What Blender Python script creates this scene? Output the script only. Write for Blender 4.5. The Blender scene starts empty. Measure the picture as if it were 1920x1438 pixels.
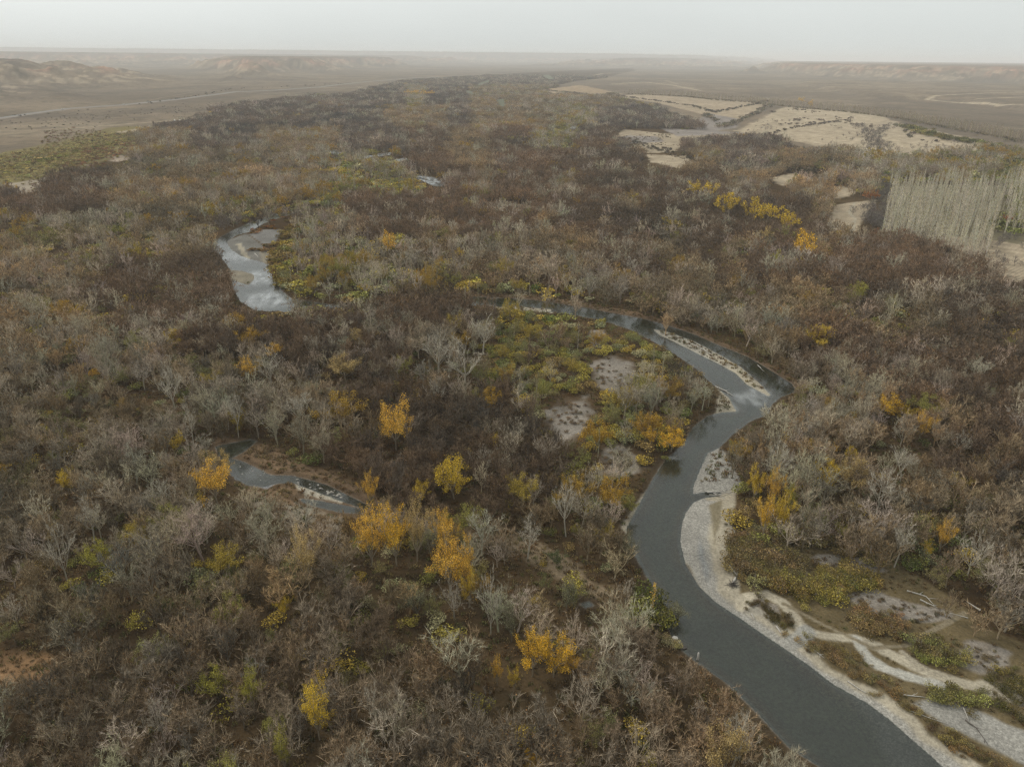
import bpy, math, random
import numpy as np
from mathutils import Matrix, Vector
random.seed(7); rng = np.random.default_rng(11)
S = bpy.context.scene
R = math.radians

# ------------------------------------------------------------ camera, sky, sun, exposure
F_PX, CX, CY = 1331.0, 960.0, 719.0
CAM_H, PITCH, ROLL = 120.0, R(24.7), R(0.57)
_r = np.array
fwd = _r([0, math.cos(PITCH), -math.sin(PITCH)])
r0 = _r([1.0, 0, 0]); u0 = _r([0, math.sin(PITCH), math.cos(PITCH)])
rgt = math.cos(ROLL)*r0 + math.sin(ROLL)*u0
upv = -math.sin(ROLL)*r0 + math.cos(ROLL)*u0
cam_d = bpy.data.cameras.new("camera"); cam = bpy.data.objects.new("camera", cam_d)
S.collection.objects.link(cam); S.camera = cam
cam_d.sensor_width = 36; cam_d.lens = 36*F_PX/1920; cam_d.clip_start = 1; cam_d.clip_end = 200000
cam.matrix_world = Matrix(((rgt[0], upv[0], -fwd[0], 0), (rgt[1], upv[1], -fwd[1], 0), (rgt[2], upv[2], -fwd[2], CAM_H), (0, 0, 0, 1)))

SUN_EL, SUN_AZ = R(42), R(-60)      # azimuth measured from +Y towards +X
W = bpy.data.worlds.new("World"); S.world = W; W.use_nodes = True
nt = W.node_tree; nt.nodes.clear()
sky = nt.nodes.new('ShaderNodeTexSky'); sky.sky_type = 'NISHITA'; sky.sun_disc = False
sky.sun_elevation = SUN_EL; sky.sun_rotation = SUN_AZ; sky.dust_density = 4; sky.air_density = 1.2; sky.ozone_density = 1
hs = nt.nodes.new('ShaderNodeHueSaturation'); hs.inputs['Saturation'].default_value = 0.12
# an even overcast deck: most of the light is the flat grey cloud, some of it the sky's own gradient
mx = nt.nodes.new('ShaderNodeMix'); mx.data_type = 'RGBA'; mx.inputs[0].default_value = 0.72
ct = nt.nodes.new('ShaderNodeTexCoord'); cm = nt.nodes.new('ShaderNodeMapping'); cm.inputs['Scale'].default_value = (1, 1, 5)
cn = nt.nodes.new('ShaderNodeTexNoise'); cn.inputs['Scale'].default_value = 2.2; cn.inputs['Detail'].default_value = 5
cr = nt.nodes.new('ShaderNodeMapRange'); cr.inputs['To Min'].default_value = .90; cr.inputs['To Max'].default_value = 1.10
cv = nt.nodes.new('ShaderNodeVectorMath'); cv.operation = 'SCALE'; cv.inputs[0].default_value = (7.5, 7.95, 7.8)   # thin veil of cloud
nt.links.new(ct.outputs['Generated'], cm.inputs[0]); nt.links.new(cm.outputs[0], cn.inputs['Vector']); nt.links.new(cn.outputs[0], cr.inputs[0])
nt.links.new(cr.outputs[0], cv.inputs[3]); nt.links.new(cv.outputs[0], mx.inputs[7])
bg = nt.nodes.new('ShaderNodeBackground'); bg.inputs['Strength'].default_value = 0.1
wo = nt.nodes.new('ShaderNodeOutputWorld')
nt.links.new(sky.outputs[0], hs.inputs['Color']); nt.links.new(hs.outputs[0], mx.inputs[6])
nt.links.new(mx.outputs[2], bg.inputs[0]); nt.links.new(bg.outputs[0], wo.inputs[0])
sd_ = bpy.data.lights.new("sun", 'SUN'); sd_.energy = 1.4; sd_.angle = R(11); sd_.color = (1, .95, .87)
sun = bpy.data.objects.new("sun", sd_); S.collection.objects.link(sun)
sv = Vector((math.sin(SUN_AZ)*math.cos(SUN_EL), math.cos(SUN_AZ)*math.cos(SUN_EL), math.sin(SUN_EL)))
sun.rotation_euler = sv.to_track_quat('Z', 'Y').to_euler()
S.view_settings.view_transform = 'Standard'; S.view_settings.look = 'None'
S.view_settings.exposure = 0.28; S.view_settings.gamma = 1.0
S.cycles.max_bounces = 4; S.cycles.diffuse_bounces = 1; S.cycles.glossy_bounces = 1
S.cycles.transmission_bounces = 2; S.cycles.transparent_max_bounces = 6; S.cycles.volume_bounces = 2
S.cycles.use_denoising = True; S.cycles.denoiser = 'OPENIMAGEDENOISE'; S.cycles.denoising_prefilter = 'NONE'; S.cycles.denoising_input_passes = 'RGB_ALBEDO_NORMAL'
S.cycles.use_adaptive_sampling = False
S.cycles.caustics_reflective = False; S.cycles.caustics_refractive = False
S.render.film_transparent = False
S.cycles.pixel_filter_type = 'BLACKMAN_HARRIS'; S.cycles.filter_width = 1.4

# ------------------------------------------------------------ surveying helpers
def at(px, py, z=0.0):
    """world point where the sight line through photo pixel px,py meets height z"""
    px = np.asarray(px, float); py = np.asarray(py, float)
    d = fwd[:, None] + ((px.ravel()-CX)/F_PX)*rgt[:, None] + ((CY-py.ravel())/F_PX)*upv[:, None]
    t = (z-CAM_H)/np.minimum(d[2], -1e-4)
    return (d[0]*t).reshape(px.shape), (d[1]*t).reshape(px.shape)
def proj(x, y, z):
    v0 = np.asarray(x, float); v1 = np.asarray(y, float); v2 = np.asarray(z, float)-CAM_H
    c = v0*fwd[0]+v1*fwd[1]+v2*fwd[2]; c = np.where(c < 1, 1, c)
    return CX+F_PX*(v0*rgt[0]+v1*rgt[1]+v2*rgt[2])/c, CY-F_PX*(v0*upv[0]+v1*upv[1]+v2*upv[2])/c, c
def P(pts, z=0.0):
    a = np.array(pts, float); x, y = at(a[:, 0], a[:, 1], z); return np.stack([x, y], 1)
def pline(s, z=0.0):
    v = [float(t) for t in s.replace(',', ' ').split()]
    return P(list(zip(v[::2], v[1::2])), z)

def _h(ix, iy, seed):
    n = (ix.astype(np.int64)*374761393 + iy.astype(np.int64)*668265263 + seed*982451653) & 0xffffffff
    n = ((n ^ (n >> 13))*1274126177) & 0xffffffff
    n = n ^ (n >> 16)
    return (n & 0xffff)/65535.0
def vn(x, y, s, seed=0):
    x = x/s; y = y/s; ix = np.floor(x); iy = np.floor(y); fx = x-ix; fy = y-iy
    fx = fx*fx*(3-2*fx); fy = fy*fy*(3-2*fy)
    a = _h(ix, iy, seed); b = _h(ix+1, iy, seed); c = _h(ix, iy+1, seed); d = _h(ix+1, iy+1, seed)
    return (a*(1-fx)+b*fx)*(1-fy)+(c*(1-fx)+d*fx)*fy
def fbm(x, y, s, seed=0, o=4):
    t = 0; w = 0; a = 1.0
    for i in range(o):
        t = t+a*vn(x, y, s, seed+i*17); w += a; a *= .55; s *= .47
    return t/w
def inside(poly, x, y):
    r = np.zeros(x.shape, bool); n = len(poly)
    for i in range(n):
        x1, y1 = poly[i]; x2, y2 = poly[(i+1) % n]
        c = ((y1 > y) != (y2 > y)); dy = (y2-y1) if y2 != y1 else 1e-9
        r ^= c & (x < (x2-x1)*(y-y1)/dy+x1)
    return r
def dseg(pts, x, y, closed=True):
    d = np.full(x.shape, 1e9); n = len(pts)
    for i in range(n if closed else n-1):
        ax, ay = pts[i]; bx, by = pts[(i+1) % n]; ex = bx-ax; ey = by-ay
        t = np.clip(((x-ax)*ex+(y-ay)*ey)/max(ex*ex+ey*ey, 1e-9), 0, 1)
        d = np.minimum(d, (x-ax-t*ex)**2+(y-ay-t*ey)**2)
    return np.sqrt(d)
def sdist(poly, x, y, m=12.0):
    """signed distance, negative inside; only worked out within m of the outline's box"""
    out = np.full(x.shape, 1e3)
    k = (x > poly[:, 0].min()-m) & (x < poly[:, 0].max()+m) & (y > poly[:, 1].min()-m) & (y < poly[:, 1].max()+m)
    if k.any():
        xx = x[k]; yy = y[k]; d = dseg(poly, xx, yy); out[k] = np.where(inside(poly, xx, yy), -d, d)
    return out
def sstep(a, b, v):
    t = np.clip((v-a)/(b-a), 0, 1); return t*t*(3-2*t)

# ------------------------------------------------------------ the lie of the land
WZ = -0.8
river_main = pline("""1580,1475 1540,1438 1480,1400 1425,1340 1370,1285 1290,1228 1262,1195 1250,1165 1252,1140 1232,1110 1202,1060 1180,1020 1176,990 1198,948
 1228,893 1250,862 1283,832 1300,802 1328,780 1352,774 1382,772 1368,746 1332,716 1305,690 1260,660 1225,640 1180,617 1130,601 1060,588 1000,582 940,576 905,572 800,580 700,590 600,590 540,585
 480,582 452,565 438,540 437,515 428,498 415,482 400,464 398,456 412,446 440,431 480,413 520,401 548,395 575,390 610,386 612,388 575,393 549,400 522,409 492,420 465,436
 470,448 492,462 512,480 508,500 512,522 528,546 545,560 620,572 700,574 800,566 880,557 960,560 1000,563 1050,570 1100,578 1150,588 1200,597 1250,610 1300,627 1350,649 1400,669
 1442,694 1484,720 1492,733 1462,745 1446,758 1440,776 1405,790 1372,815 1347,840 1326,850 1312,880 1298,915 1299,927 1322,923 1350,923 1348,929 1322,933 1300,941 1284,962 1276,990 1275,1020
 1285,1060 1310,1100 1342,1130 1385,1158 1425,1186 1470,1216 1515,1247 1560,1282 1625,1318 1668,1350 1707,1385 1748,1420 1805,1475""", WZ)
bars = [pline(s, WZ) for s in (
 "1222,617 1250,621 1300,639 1345,662 1390,688 1420,713 1447,741 1440,744 1400,722 1378,700 1345,682 1300,660 1260,640 1235,628",
 "424,454 440,443 462,436 500,440 530,470 522,497 507,500 490,492 470,487 450,480 432,468",
 "432,506 455,508 475,514 479,522 466,536 450,531 432,524",
 "930,577 960,573 1000,577 1035,580 1035,584 990,584")]
ponds = [pline(s, WZ) for s in (
 "766,329 790,329 815,334 834,344 832,352 812,348 790,338",
 "617,283 628,280 645,285 640,290 622,288", "664,297 690,292 735,286 730,291 700,295 668,299",
 "1066,237 1085,237 1086,242 1068,242", "930,188 947,186 949,200 932,201 936,195 930,193", "870,170 880,171 893,176 886,178 874,174",
 "893,159 906,154 920,150 920,154 908,157 896,162", "1014,142 1028,141 1042,149 1030,150", "740,300 760,296 764,300 745,304")]
creek = [pline(s, WZ) for s in (
 "405,838 430,832 468,824 480,828 455,848 432,860 455,866 482,879 507,892 545,892 610,909 655,931 694,950 688,955 640,939 590,920 548,904 522,906 492,913 465,909 440,896 424,876 414,858",
 "562,935 600,940 642,947 684,957 680,963 640,960 598,951 570,942", "1088,1132 1104,1128 1112,1135 1098,1139")]
WATER = [river_main]+ponds+creek
def water_sd(x, y):
    d = np.full(x.shape, 1e3)
    for w in WATER: d = np.minimum(d, sdist(w, x, y, 14))
    for b in bars: d = np.maximum(d, -sdist(b, x, y, 14))
    return d

hillsA = pline("-1500,250 -600,225 0,190 60,186 110,189 170,181 240,168 300,160 350,155 340,147 250,146 150,143 0,146 -600,160 -1500,180")
mesa = pline("385,160 430,163 470,157 520,150 560,151 610,143 660,139 710,134 770,129 810,126 760,121 640,119 500,121 300,126 300,133 360,143")
farL = pline("-3000,140 -500,130 0,128 300,126 500,124 640,122 780,123 900,122 975,121 990,117 700,113 0,110 -3000,115")
farD = pline("-4500,82 -500,106 0,110 500,115 960,119 1300,122 1500,124 1560,120 1500,114 960,108.6 0,99.3 -4500,76")
farC = pline("960,125 1100,127 1200,128 1330,130 1400,130 1500,126 1500,118 1200,117 960,116")
platR = pline("1325,141 1370,139 1440,146 1500,152 1600,152 1700,155 1800,158 1920,162 2300,172 4200,220 4200,150 2300,124 1700,122 1400,123 1340,131")
terrR = pline("1475,160 1545,172 1600,186 1690,190 1740,189 1830,203 1920,212 2300,240 3500,300 4200,222 2300,173 1920,163 1700,156 1500,153")

def height(x, y):
    z = (fbm(x, y, 40, 5)-.5)*.7
    r = np.hypot(x, y)
    ws = water_sd(x, y)
    near = sstep(0, 6, ws)
    z = np.where(ws < 14, z*near+(1-near)*WZ, z)
    z = np.where(ws < 0, WZ-np.clip(-ws*.28, 0, 1.7), z)
    far = r > 1500
    if far.any():
        xf, yf = x[far], y[far]; zz = z[far]
        zz = zz+(fbm(xf, yf, 900, 9)-.5)*8*sstep(1500, 3500, np.hypot(xf, yf))
        g = fbm(xf, yf, 420, 31, 5); g2 = np.minimum(1, np.abs(fbm(xf, yf, 230, 77, 5)-.5)*5)
        def lift(poly, H, w, m=3000, k=.5):
            d = -sdist(poly, xf, yf, m)+(g-.5)*w*.8
            t = np.clip(d/w, 0, 1)
            s = k*t+(1-k)*sstep(.35, .8, t)
            return H*s*(1-.42*(1-g2)*np.sin(np.pi*np.clip(t, 0, 1)))
        zz = np.maximum(zz, lift(hillsA, 105, 620, k=.7)*(.72+.42*fbm(xf, yf, 500, 3, 4)))
        zz = np.maximum(zz, lift(mesa, 104, 700, k=.35))
        zz = np.maximum(zz, lift(farL, 122, 2600, k=.6)); zz = np.maximum(zz, lift(farC, 125, 2600, k=.6)); zz = np.maximum(zz, lift(farD, 222, 4500, m=9000, k=.8))
        zz = np.maximum(zz, lift(platR, 88, 900, k=.3)); zz = np.maximum(zz, lift(terrR, 13, 90, k=.2))
        z = z.copy(); z[far] = zz
    return z, ws

def C(r, g, b): return np.array([r, g, b], float)
FLOOR = C(.075, .05, .026); GRAV = C(.275, .258, .225); SAND = C(.335, .293, .22); MAUVE = C(.24, .21, .175)
STRAW = C(.37, .30, .21); STEPPE = C(.20, .155, .108); SCRUB = C(.125, .095, .05); ORANGE = C(.24, .145, .075); MUD = C(.23, .20, .175); BANK = C(.15, .10, .06)
PATCH = [  # outline in photo pixels on the ground, colour, pebbles, furrows, edge softness (m), edge wobble (m)
 ("1330,905 1385,905 1372,985 1400,1000 1500,1005 1560,1020 1640,1025 1720,1070 1800,1130 1850,1175 1920,1200 2100,1260 2100,1600 1800,1600 1740,1470 1690,1425 1610,1350 1540,1290 1470,1235 1382,1164 1310,1100 1275,1020 1300,941 1322,933", SCRUB, .1, 0, 1.5, 2),
 ("1330,905 1385,905 1372,985 1384,1060 1390,1112 1440,1150 1487,1178 1520,1208 1557,1246 1620,1280 1684,1318 1750,1378 1850,1440 1900,1500 1750,1520 1690,1440 1610,1350 1540,1290 1470,1235 1382,1164 1310,1100 1272,1020 1290,945", SAND, .3, 0, .8, 1.6),
 ("1300,905 1326,932 1345,935 1332,985 1330,1010 1345,1104 1402,1146 1453,1178 1500,1213 1540,1246 1600,1282 1657,1318 1732,1378 1815,1440 1850,1520 1700,1520 1640,1390 1540,1290 1470,1235 1382,1164 1310,1100 1272,1020 1280,950", GRAV, 1, 0, 1.0, 1.4),
 ("1326,944 1356,932 1352,965 1345,1000 1341,1040 1336,1000", C(.19, .16, .105), .2, 0, .8, .8),
 ("1312,1000 1322,1030 1332,1070 1330,1100 1316,1070 1308,1030", C(.22, .22, .21), 1, 0, 1, 1),
 ("1320,840 1350,835 1385,890 1392,918 1345,922 1300,930 1290,920", GRAV*.92, 1, 0, 1, 1),
 ("1215,610 1300,632 1380,675 1450,735 1445,750 1400,726 1345,686 1290,662 1225,632", GRAV*1.02+C(.03,.02,0), 1, 0, 1, .5),
 ("1325,664 1345,658 1380,680 1430,718 1446,742 1400,718 1370,693", SAND, .5, 0, 1, 1),
 ("1345,705 1352,703 1368,735 1388,768 1350,775 1338,775 1345,740", SAND, .5, 0, 1, 1),
 ("1205,597 1250,610 1298,627 1345,652 1340,640 1290,616 1240,602", SAND*.85, .3, 0, 1, 1.2),
 ("1180,1000 1170,1000 1160,985 1190,940 1215,910 1222,900 1200,955", SAND*.85, .4, 0, 1, 1),
 ("880,548 1000,552 1150,576 1250,598 1350,638 1440,680 1500,715 1500,735 1440,700 1350,655 1250,615 1150,592 1000,566 880,560", BANK, .1, 0, 1, 1.5),
 ("420,450 462,438 518,478 510,500 470,490 430,472", GRAV*.6, 1, 0, 1, .6), ("442,458 452,456 470,486 458,483", SAND, .5, 0, .6, .4),
 ("428,502 480,510 480,526 466,538 430,530", SAND*.65, .8, 0, 1, .6), ("485,470 515,476 512,500 492,492", SAND*.75, .7, 0, 1, .8),
 ("466,440 488,431 530,431 516,456 490,457", C(.18, .17, .155), .3, 0, .8, 1.2), ("500,404 548,393 552,398 522,408", SAND, .5, 0, .8, .6),
 ("925,570 1040,576 1045,586 930,582", SAND, .5, 0, 1, .8),
 ("395,818 470,815 560,865 640,885 700,925 735,960 660,978 600,968 520,945 460,925 425,900 400,865", BANK, .25, 0, 2, 2.5),
 ("700,950 880,985 960,992 1040,1030 1120,1080 1198,1130 1170,1148 1060,1090 960,1042 880,1012 740,985", C(.2, .15, .095), .2, 0, 2, 4),
 ("552,900 600,908 640,925 640,940 600,932 556,916", C(.36, .32, .25), .9, 0, .6, .8), ("430,862 520,900 500,915 440,896", C(.2, .2, .2), 1, 0, .6, .8),
 ("450,925 560,945 640,965 640,1000 560,990 470,955", C(.2, .165, .12), .4, 0, 2, 2.5),
 ("1112,675 1150,666 1188,680 1194,702 1172,755 1146,748 1116,722 1104,696", MAUVE, .8, 0, 3.5, 6), ("1020,772 1060,746 1105,740 1114,770 1104,818 1058,840 1030,812", MAUVE, .8, 0, 3.5, 6),
 ("1120,852 1160,834 1206,848 1194,884 1150,900 1120,884", MAUVE, .8, 0, 3.5, 6), ("1102,620 1138,618 1134,655 1106,652", MAUVE, .8, 0, 1.5, 2),
 ("834,372 870,374 920,380 970,383 1040,391 1000,398 940,396 890,390 845,381", SAND, .2, 0, 1, 2),
 ("-80,1215 60,1220 132,1234 128,1266 60,1282 -80,1290", ORANGE, .1, 0, 2, 2.5),
 ("1518,1042 1535,1035 1600,1040 1642,1054 1668,1068 1640,1072 1590,1062 1528,1060", MAUVE*.95, .7, 0, .8, 1.2), ("1585,1112 1640,1104 1700,1128 1782,1144 1794,1160 1740,1167 1690,1162 1640,1152 1600,1135", MAUVE, .6, 0, 1, 2),
 ("1785,1222 1820,1204 1872,1214 1905,1230 1892,1257 1830,1264 1788,1247", MAUVE, .6, 0, 1, 2), ("1710,1322 1760,1308 1830,1328 1925,1368 2050,1420 2050,1500 1860,1405 1800,1374 1740,1344", C(.25, .235, .205), .8, 0, 1, 1.5),
 ("1388,1130 1420,1118 1458,1134 1468,1160 1430,1142", MAUVE, .6, 0, .6, .6),
 # dry fields and meadows
 ("1380,246 1470,200 1640,214 1700,235 1842,264 1850,280 1780,292 1700,298 1650,295 1560,280 1480,264 1420,254", STRAW, 0, 0, 4, 14),
 ("1005,170 1090,160 1165,176 1120,183 1040,180", C(.30, .22, .14), 0, 0, 4, 12),
 ("1150,181 1200,177 1430,193 1432,206 1392,228 1320,216 1225,192", C(.33, .26, .18), 0, 0, 3, 6), ("1330,213 1392,225 1380,240 1320,250 1290,235", MUD, 0, 0, 3, 6),
 ("1140,262 1170,243 1262,252 1400,248 1390,262 1290,266 1268,284 1215,288 1200,268", STRAW*.9, 0, 0, 2, 9), ("1140,262 1175,254 1230,256 1248,266 1180,270", MUD, 0, 0, 2, 2), ("1235,240 1345,246 1400,250 1270,256", MUD, 0, 0, 2, 2),
 ("1210,290 1290,292 1306,308 1296,322 1220,304", STRAW, 0, 0, 2, 7), ("1290,300 1420,318 1450,332 1400,330 1300,318", STRAW*.8, 0, 0, 2, 9), ("1440,335 1480,326 1552,322 1545,338 1470,350", STRAW, 0, 0, 2, 6),
 ("1542,356 1580,348 1614,360 1572,374 1545,370", STRAW, 0, 0, 2, 4), ("1566,384 1644,374 1604,436 1542,432", STRAW, 0, 1, 1, 2),
 ("1662,352 1700,346 1885,348 1990,345 2150,600 1920,532 1850,512 1750,470 1700,458 1640,452", C(.14, .12, .075), 0, .1, 3, 5),
 ("1650,440 1700,436 1880,452 1925,462 1990,470 1990,560 1920,532 1850,512 1750,470 1700,458 1640,450", STRAW*.92, 0, .7, 2, 3), ("1820,498 1925,452 1990,470 1990,560 1920,532 1850,510", STRAW, 0, 1, 1, 2),
 ("-80,300 100,268 200,240 262,236 300,250 240,288 130,322 60,340 -80,362", C(.165, .135, .06), 0, 0, 8, 12),
 ("0,345 60,338 130,322 125,345 60,362 -40,372", C(.3, .25, .19), .2, 0, 3, 8), ("200,292 300,288 290,296 210,304", C(.3, .24, .18), 0, 0, 3, 9), ("375,255 425,255 420,265 370,263", C(.33, .28, .22), 0, 0, 3, 9),
]
TRACKS = [  # centre line in photo pixels, width m, colour, pebbles
 ("1392,1132 1402,1118 1440,1114 1468,1130 1484,1150 1492,1170 1510,1182 1560,1193 1610,1200 1650,1213 1690,1238 1740,1266 1800,1281 1850,1290 1930,1312 2000,1330", 1.7, SAND*1.1, .4),
 ("1512,1182 1500,1196 1484,1200", 2.0, C(.30, .285, .25), .8), ("1610,1200 1628,1228 1652,1246 1700,1268 1765,1288", 1.6, C(.38, .36, .31), .6), ("1690,1222 1718,1246 1768,1276", .9, SAND, .5),
 ("1850,1288 1925,1312 2000,1330", 2.6, SAND*1.1, .3), ("1470,1132 1540,1170 1640,1215 1700,1210 1790,1160 1810,1150", .7, C(.2, .165, .11), .1),
 ("1602,380 1592,398 1604,410 1598,430 1590,440", 1.3, SAND*1.1, 0), ("1740,188 1850,182 1920,180 2100,176", 9, STRAW, 0), ("1740,188 1820,196 1870,204 1930,207 2200,220", 8, STRAW*1.1, 0), ("1830,194 1920,190 2100,186", 8, STRAW, 0),
 ("1060,148 1100,144 1130,139 1170,137", 14, STRAW, 0), ("1150,158 1210,155 1260,160 1290,166 1310,170", 16, STRAW*.9, 0), ("1210,151 1250,153 1270,158", 10, STRAW*.8, 0),
 ("1010,171 1080,174 1160,177", 8, STRAW*.9, 0), ("230,248 290,238 330,232 380,230", 14, STRAW*.9, 0), ("120,242 200,236 330,226 400,216", 7, STRAW*.8, 0), ("130,190 230,200 300,185 440,160", 3, STRAW*.6, 0), ("480,178 600,172 700,160", 8, STRAW*.6, 0)]
FOREST_EDGE = pline("-900,470 -300,385 0,375 60,346 130,326 240,286 262,252 300,243 335,238 400,222 405,209 480,196 560,186 640,183 700,171 750,155 830,150 900,145 960,138 1040,134 1185,128 1190,133 1130,147 1080,153 1035,162 1100,176 1165,180 1200,190 1250,215 1320,240 1400,260 1560,285 1700,300 1840,285 1925,290 2200,330 2600,420 2600,1700 1920,1900 0,2200 -2600,1700 -1400,700")
def ground_look(x, y, z, ws):
    n = x.size; wx = (fbm(x, y, 9, 41, 3)-.5)*2; wy = (fbm(x, y, 9, 97, 3)-.5)*2
    wx2 = (fbm(x, y, 70, 43, 3)-.5)*2; wy2 = (fbm(x, y, 70, 95, 3)-.5)*2
    r = np.hypot(x, y)
    m = fbm(x, y, 25, 12)[:, None]; m2 = fbm(x, y, 160, 13)[:, None]
    flo = FLOOR*(.55+.9*m)*(1+(m2-.5)*[.2, .35, .3])
    # open steppe: grey brown with streaks of pale clay
    st = STEPPE*(.82+.36*fbm(x, y, 130, 22)[:, None]); pale = sstep(.56, .72, fbm(x*.45, y*1.6, 190, 66, 5))[:, None]*.35
    st = st*(1-pale)+STRAW*.9*pale
    dark = sstep(.42, .62, fbm(x, y*1.4, 420, 60, 5))[:, None]*.4; st = st*(1-dark)+C(.085, .072, .06)*dark
    e = sdist(FOREST_EDGE, x+wx2*14, y+wy2*14, 60)
    k = sstep(-4, 4, e)[:, None]; col = flo*(1-k)+st*k
    scr = ((x < -180) & (e > 0) & (e < 400))
    sp = (sstep(.57, .63, fbm(x, y*.8, 17, 610, 2))*(r > 700))[:, None]*.35*k; col = col*(1-sp)+C(.075, .065, .045)*sp
    # cliffs and badlands, from the height and steepness
    hz = sstep(25, 70, z)[:, None]*(r > 1500)[:, None]
    band = (.5+.5*np.sin(z*.55+fbm(x, y, 300, 5)*9))[:, None]
    bl = sstep(.42, .56, fbm(x, y, 120, 88, 5))[:, None]
    cl = C(.40, .235, .16)*(.5+.65*band); col = np.where(hz*bl > 0, col*(1-hz*bl*.8)+cl*hz*bl*.8, col)
    pt = (sstep(.58, .63, fbm(x, y, 42, 301, 4))*sstep(8, 20, z)*(r > 1500))[:, None]*.6; col = col*(1-pt)+C(.42, .33, .23)*pt
    rt_ = (sstep(.5, .7, fbm(x*1.5, y*.6, 160, 305, 5))*(r > 1300))[:, None]*.35*k; col = col*(1-rt_)+C(.075, .064, .052)*rt_
    top = sstep(78, 92, z)[:, None]; col = col*(1-top*.6)+C(.12, .11, .095)*top*.6
    peb = np.zeros(n); fur = np.zeros(n)
    for s, c, p, f, soft, wob in PATCH:
        poly = pline(s); d = sdist(poly, x+wx*wob, y+wy*wob, 20)
        a = 1-sstep(-soft, soft*.4, d); hit = a > 0
        if not hit.any(): continue
        cc = c*(.72+.56*fbm(x[hit]*.8, y[hit]*.45, 8, 55, 5))[:, None]*(.85+.3*fbm(x[hit], y[hit], 60, 56, 3))[:, None]
        if c[0] > .29 and p == 0:                                   # dry meadows: tussocks
            tt = sstep(.55, .68, fbm(x[hit], y[hit]*1.8, 9, 58, 3))[:, None]*.35; cc = cc*(1-tt)+C(.17, .13, .085)*tt
        if c is MAUVE:
            tt = sstep(.5, .66, fbm(x[hit], y[hit], 7, 59, 4))[:, None]*.45; cc = cc*(1-tt)+C(.14, .11, .075)*tt
        if c is SAND:
            tt = sstep(.55, .75, fbm(x[hit]*.6, y[hit]*.6, 5, 61, 4))[:, None]*.5; cc = cc*(1-tt)+GRAV*.9*tt
        A = a[hit][:, None]; col[hit] = col[hit]*(1-A)+cc*A
        peb[hit] = peb[hit]*(1-a[hit])+p*a[hit]; fur[hit] = fur[hit]*(1-a[hit])+f*a[hit]
    for s, w, c, p in TRACKS:
        pl = pline(s); w2 = max(w, 0); mm = 30
        b = (x > pl[:, 0].min()-mm) & (x < pl[:, 0].max()+mm) & (y > pl[:, 1].min()-mm) & (y < pl[:, 1].max()+mm)
        if not b.any(): continue
        xx = x[b]+wx[b]*w*.5; yy = y[b]+wy[b]*w*.5; d = dseg(pl, xx, yy, False)
        a = (1-sstep(w*.6, w*1.15, d+(fbm(x[b], y[b], 4, 8)-.5)*w))
        A = a[:, None]; col[b] = col[b]*(1-A)+c*(.85+.3*fbm(x[b], y[b], 5, 9))[:, None]*A; peb[b] = peb[b]*(1-a)+p*a
    # river bed: pebbles at the margins, light lost with depth painted into its colour
    wet = ws < .8; dep = np.clip(-ws, 0, 9)[:, None]
    pv = fbm(x, y, 12, 14, 4)[:, None]
    bed = C(.17, .14, .09)*(1-sstep(0.3, 4.5, dep+(pv-.5)*3))+C(.135, .14, .095)*sstep(.3, 4.5, dep+(pv-.5)*3)
    e2 = 1-sstep(.0, 1.1, dep+(pv-.5)*.8); bed = bed*(1-e2)+e2*C(.24, .235, .21)
    sh = (1-sstep(-3, 1, sdist(pline('1500,1232 1560,1282 1598,1318 1622,1350 1642,1385 1668,1420 1705,1480 1880,1500 1770,1420 1700,1350 1600,1280'), x+wx*2, y+wy*2, 12)))[:, None]; bed = bed*(1-sh)+C(.25, .245, .225)*sh; peb = np.maximum(peb, sh[:, 0])
    kk = (1-sstep(-.4, .6, ws+(fbm(x, y, 2, 15)-.5)*.8))[:, None]
    # steep cut banks are dark wet earth
    bk = ((ws > .3) & (ws < 2.4) & (peb < .3))[:, None]*.5; col = col*(1-bk)+C(.06, .045, .03)*bk
    col = np.where(wet[:, None], col*(1-kk)+bed*kk, col); peb = np.where(ws < 0, np.maximum(peb, .9-np.clip(-ws*.12, 0, .6)), peb)
    return np.clip(col, 0, 1), peb, fur

# ------------------------------------------------------------ materials
def new_mat(name):
    m = bpy.data.materials.new(name); m.use_nodes = True; t = m.node_tree; t.nodes.clear()
    o = t.nodes.new('ShaderNodeOutputMaterial'); return m, t, o
def nd(t, k, **kw):
    n = t.nodes.new(k)
    for a, b in kw.items(): setattr(n, a, b)
    return n
def mathn(t, op, a, b=None, c=None):
    n = nd(t, 'ShaderNodeMath', operation=op)
    for i, v in enumerate((a, b, c)):
        if v is None: continue
        if hasattr(v, 'links'): t.links.new(v, n.inputs[i])
        else: n.inputs[i].default_value = v
    return n.outputs[0]
def vscale(t, v, s):
    n = nd(t, 'ShaderNodeVectorMath', operation='SCALE'); t.links.new(v, n.inputs[0])
    if hasattr(s, 'links'): t.links.new(s, n.inputs[3])
    else: n.inputs[3].default_value = s
    return n.outputs[0]

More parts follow.
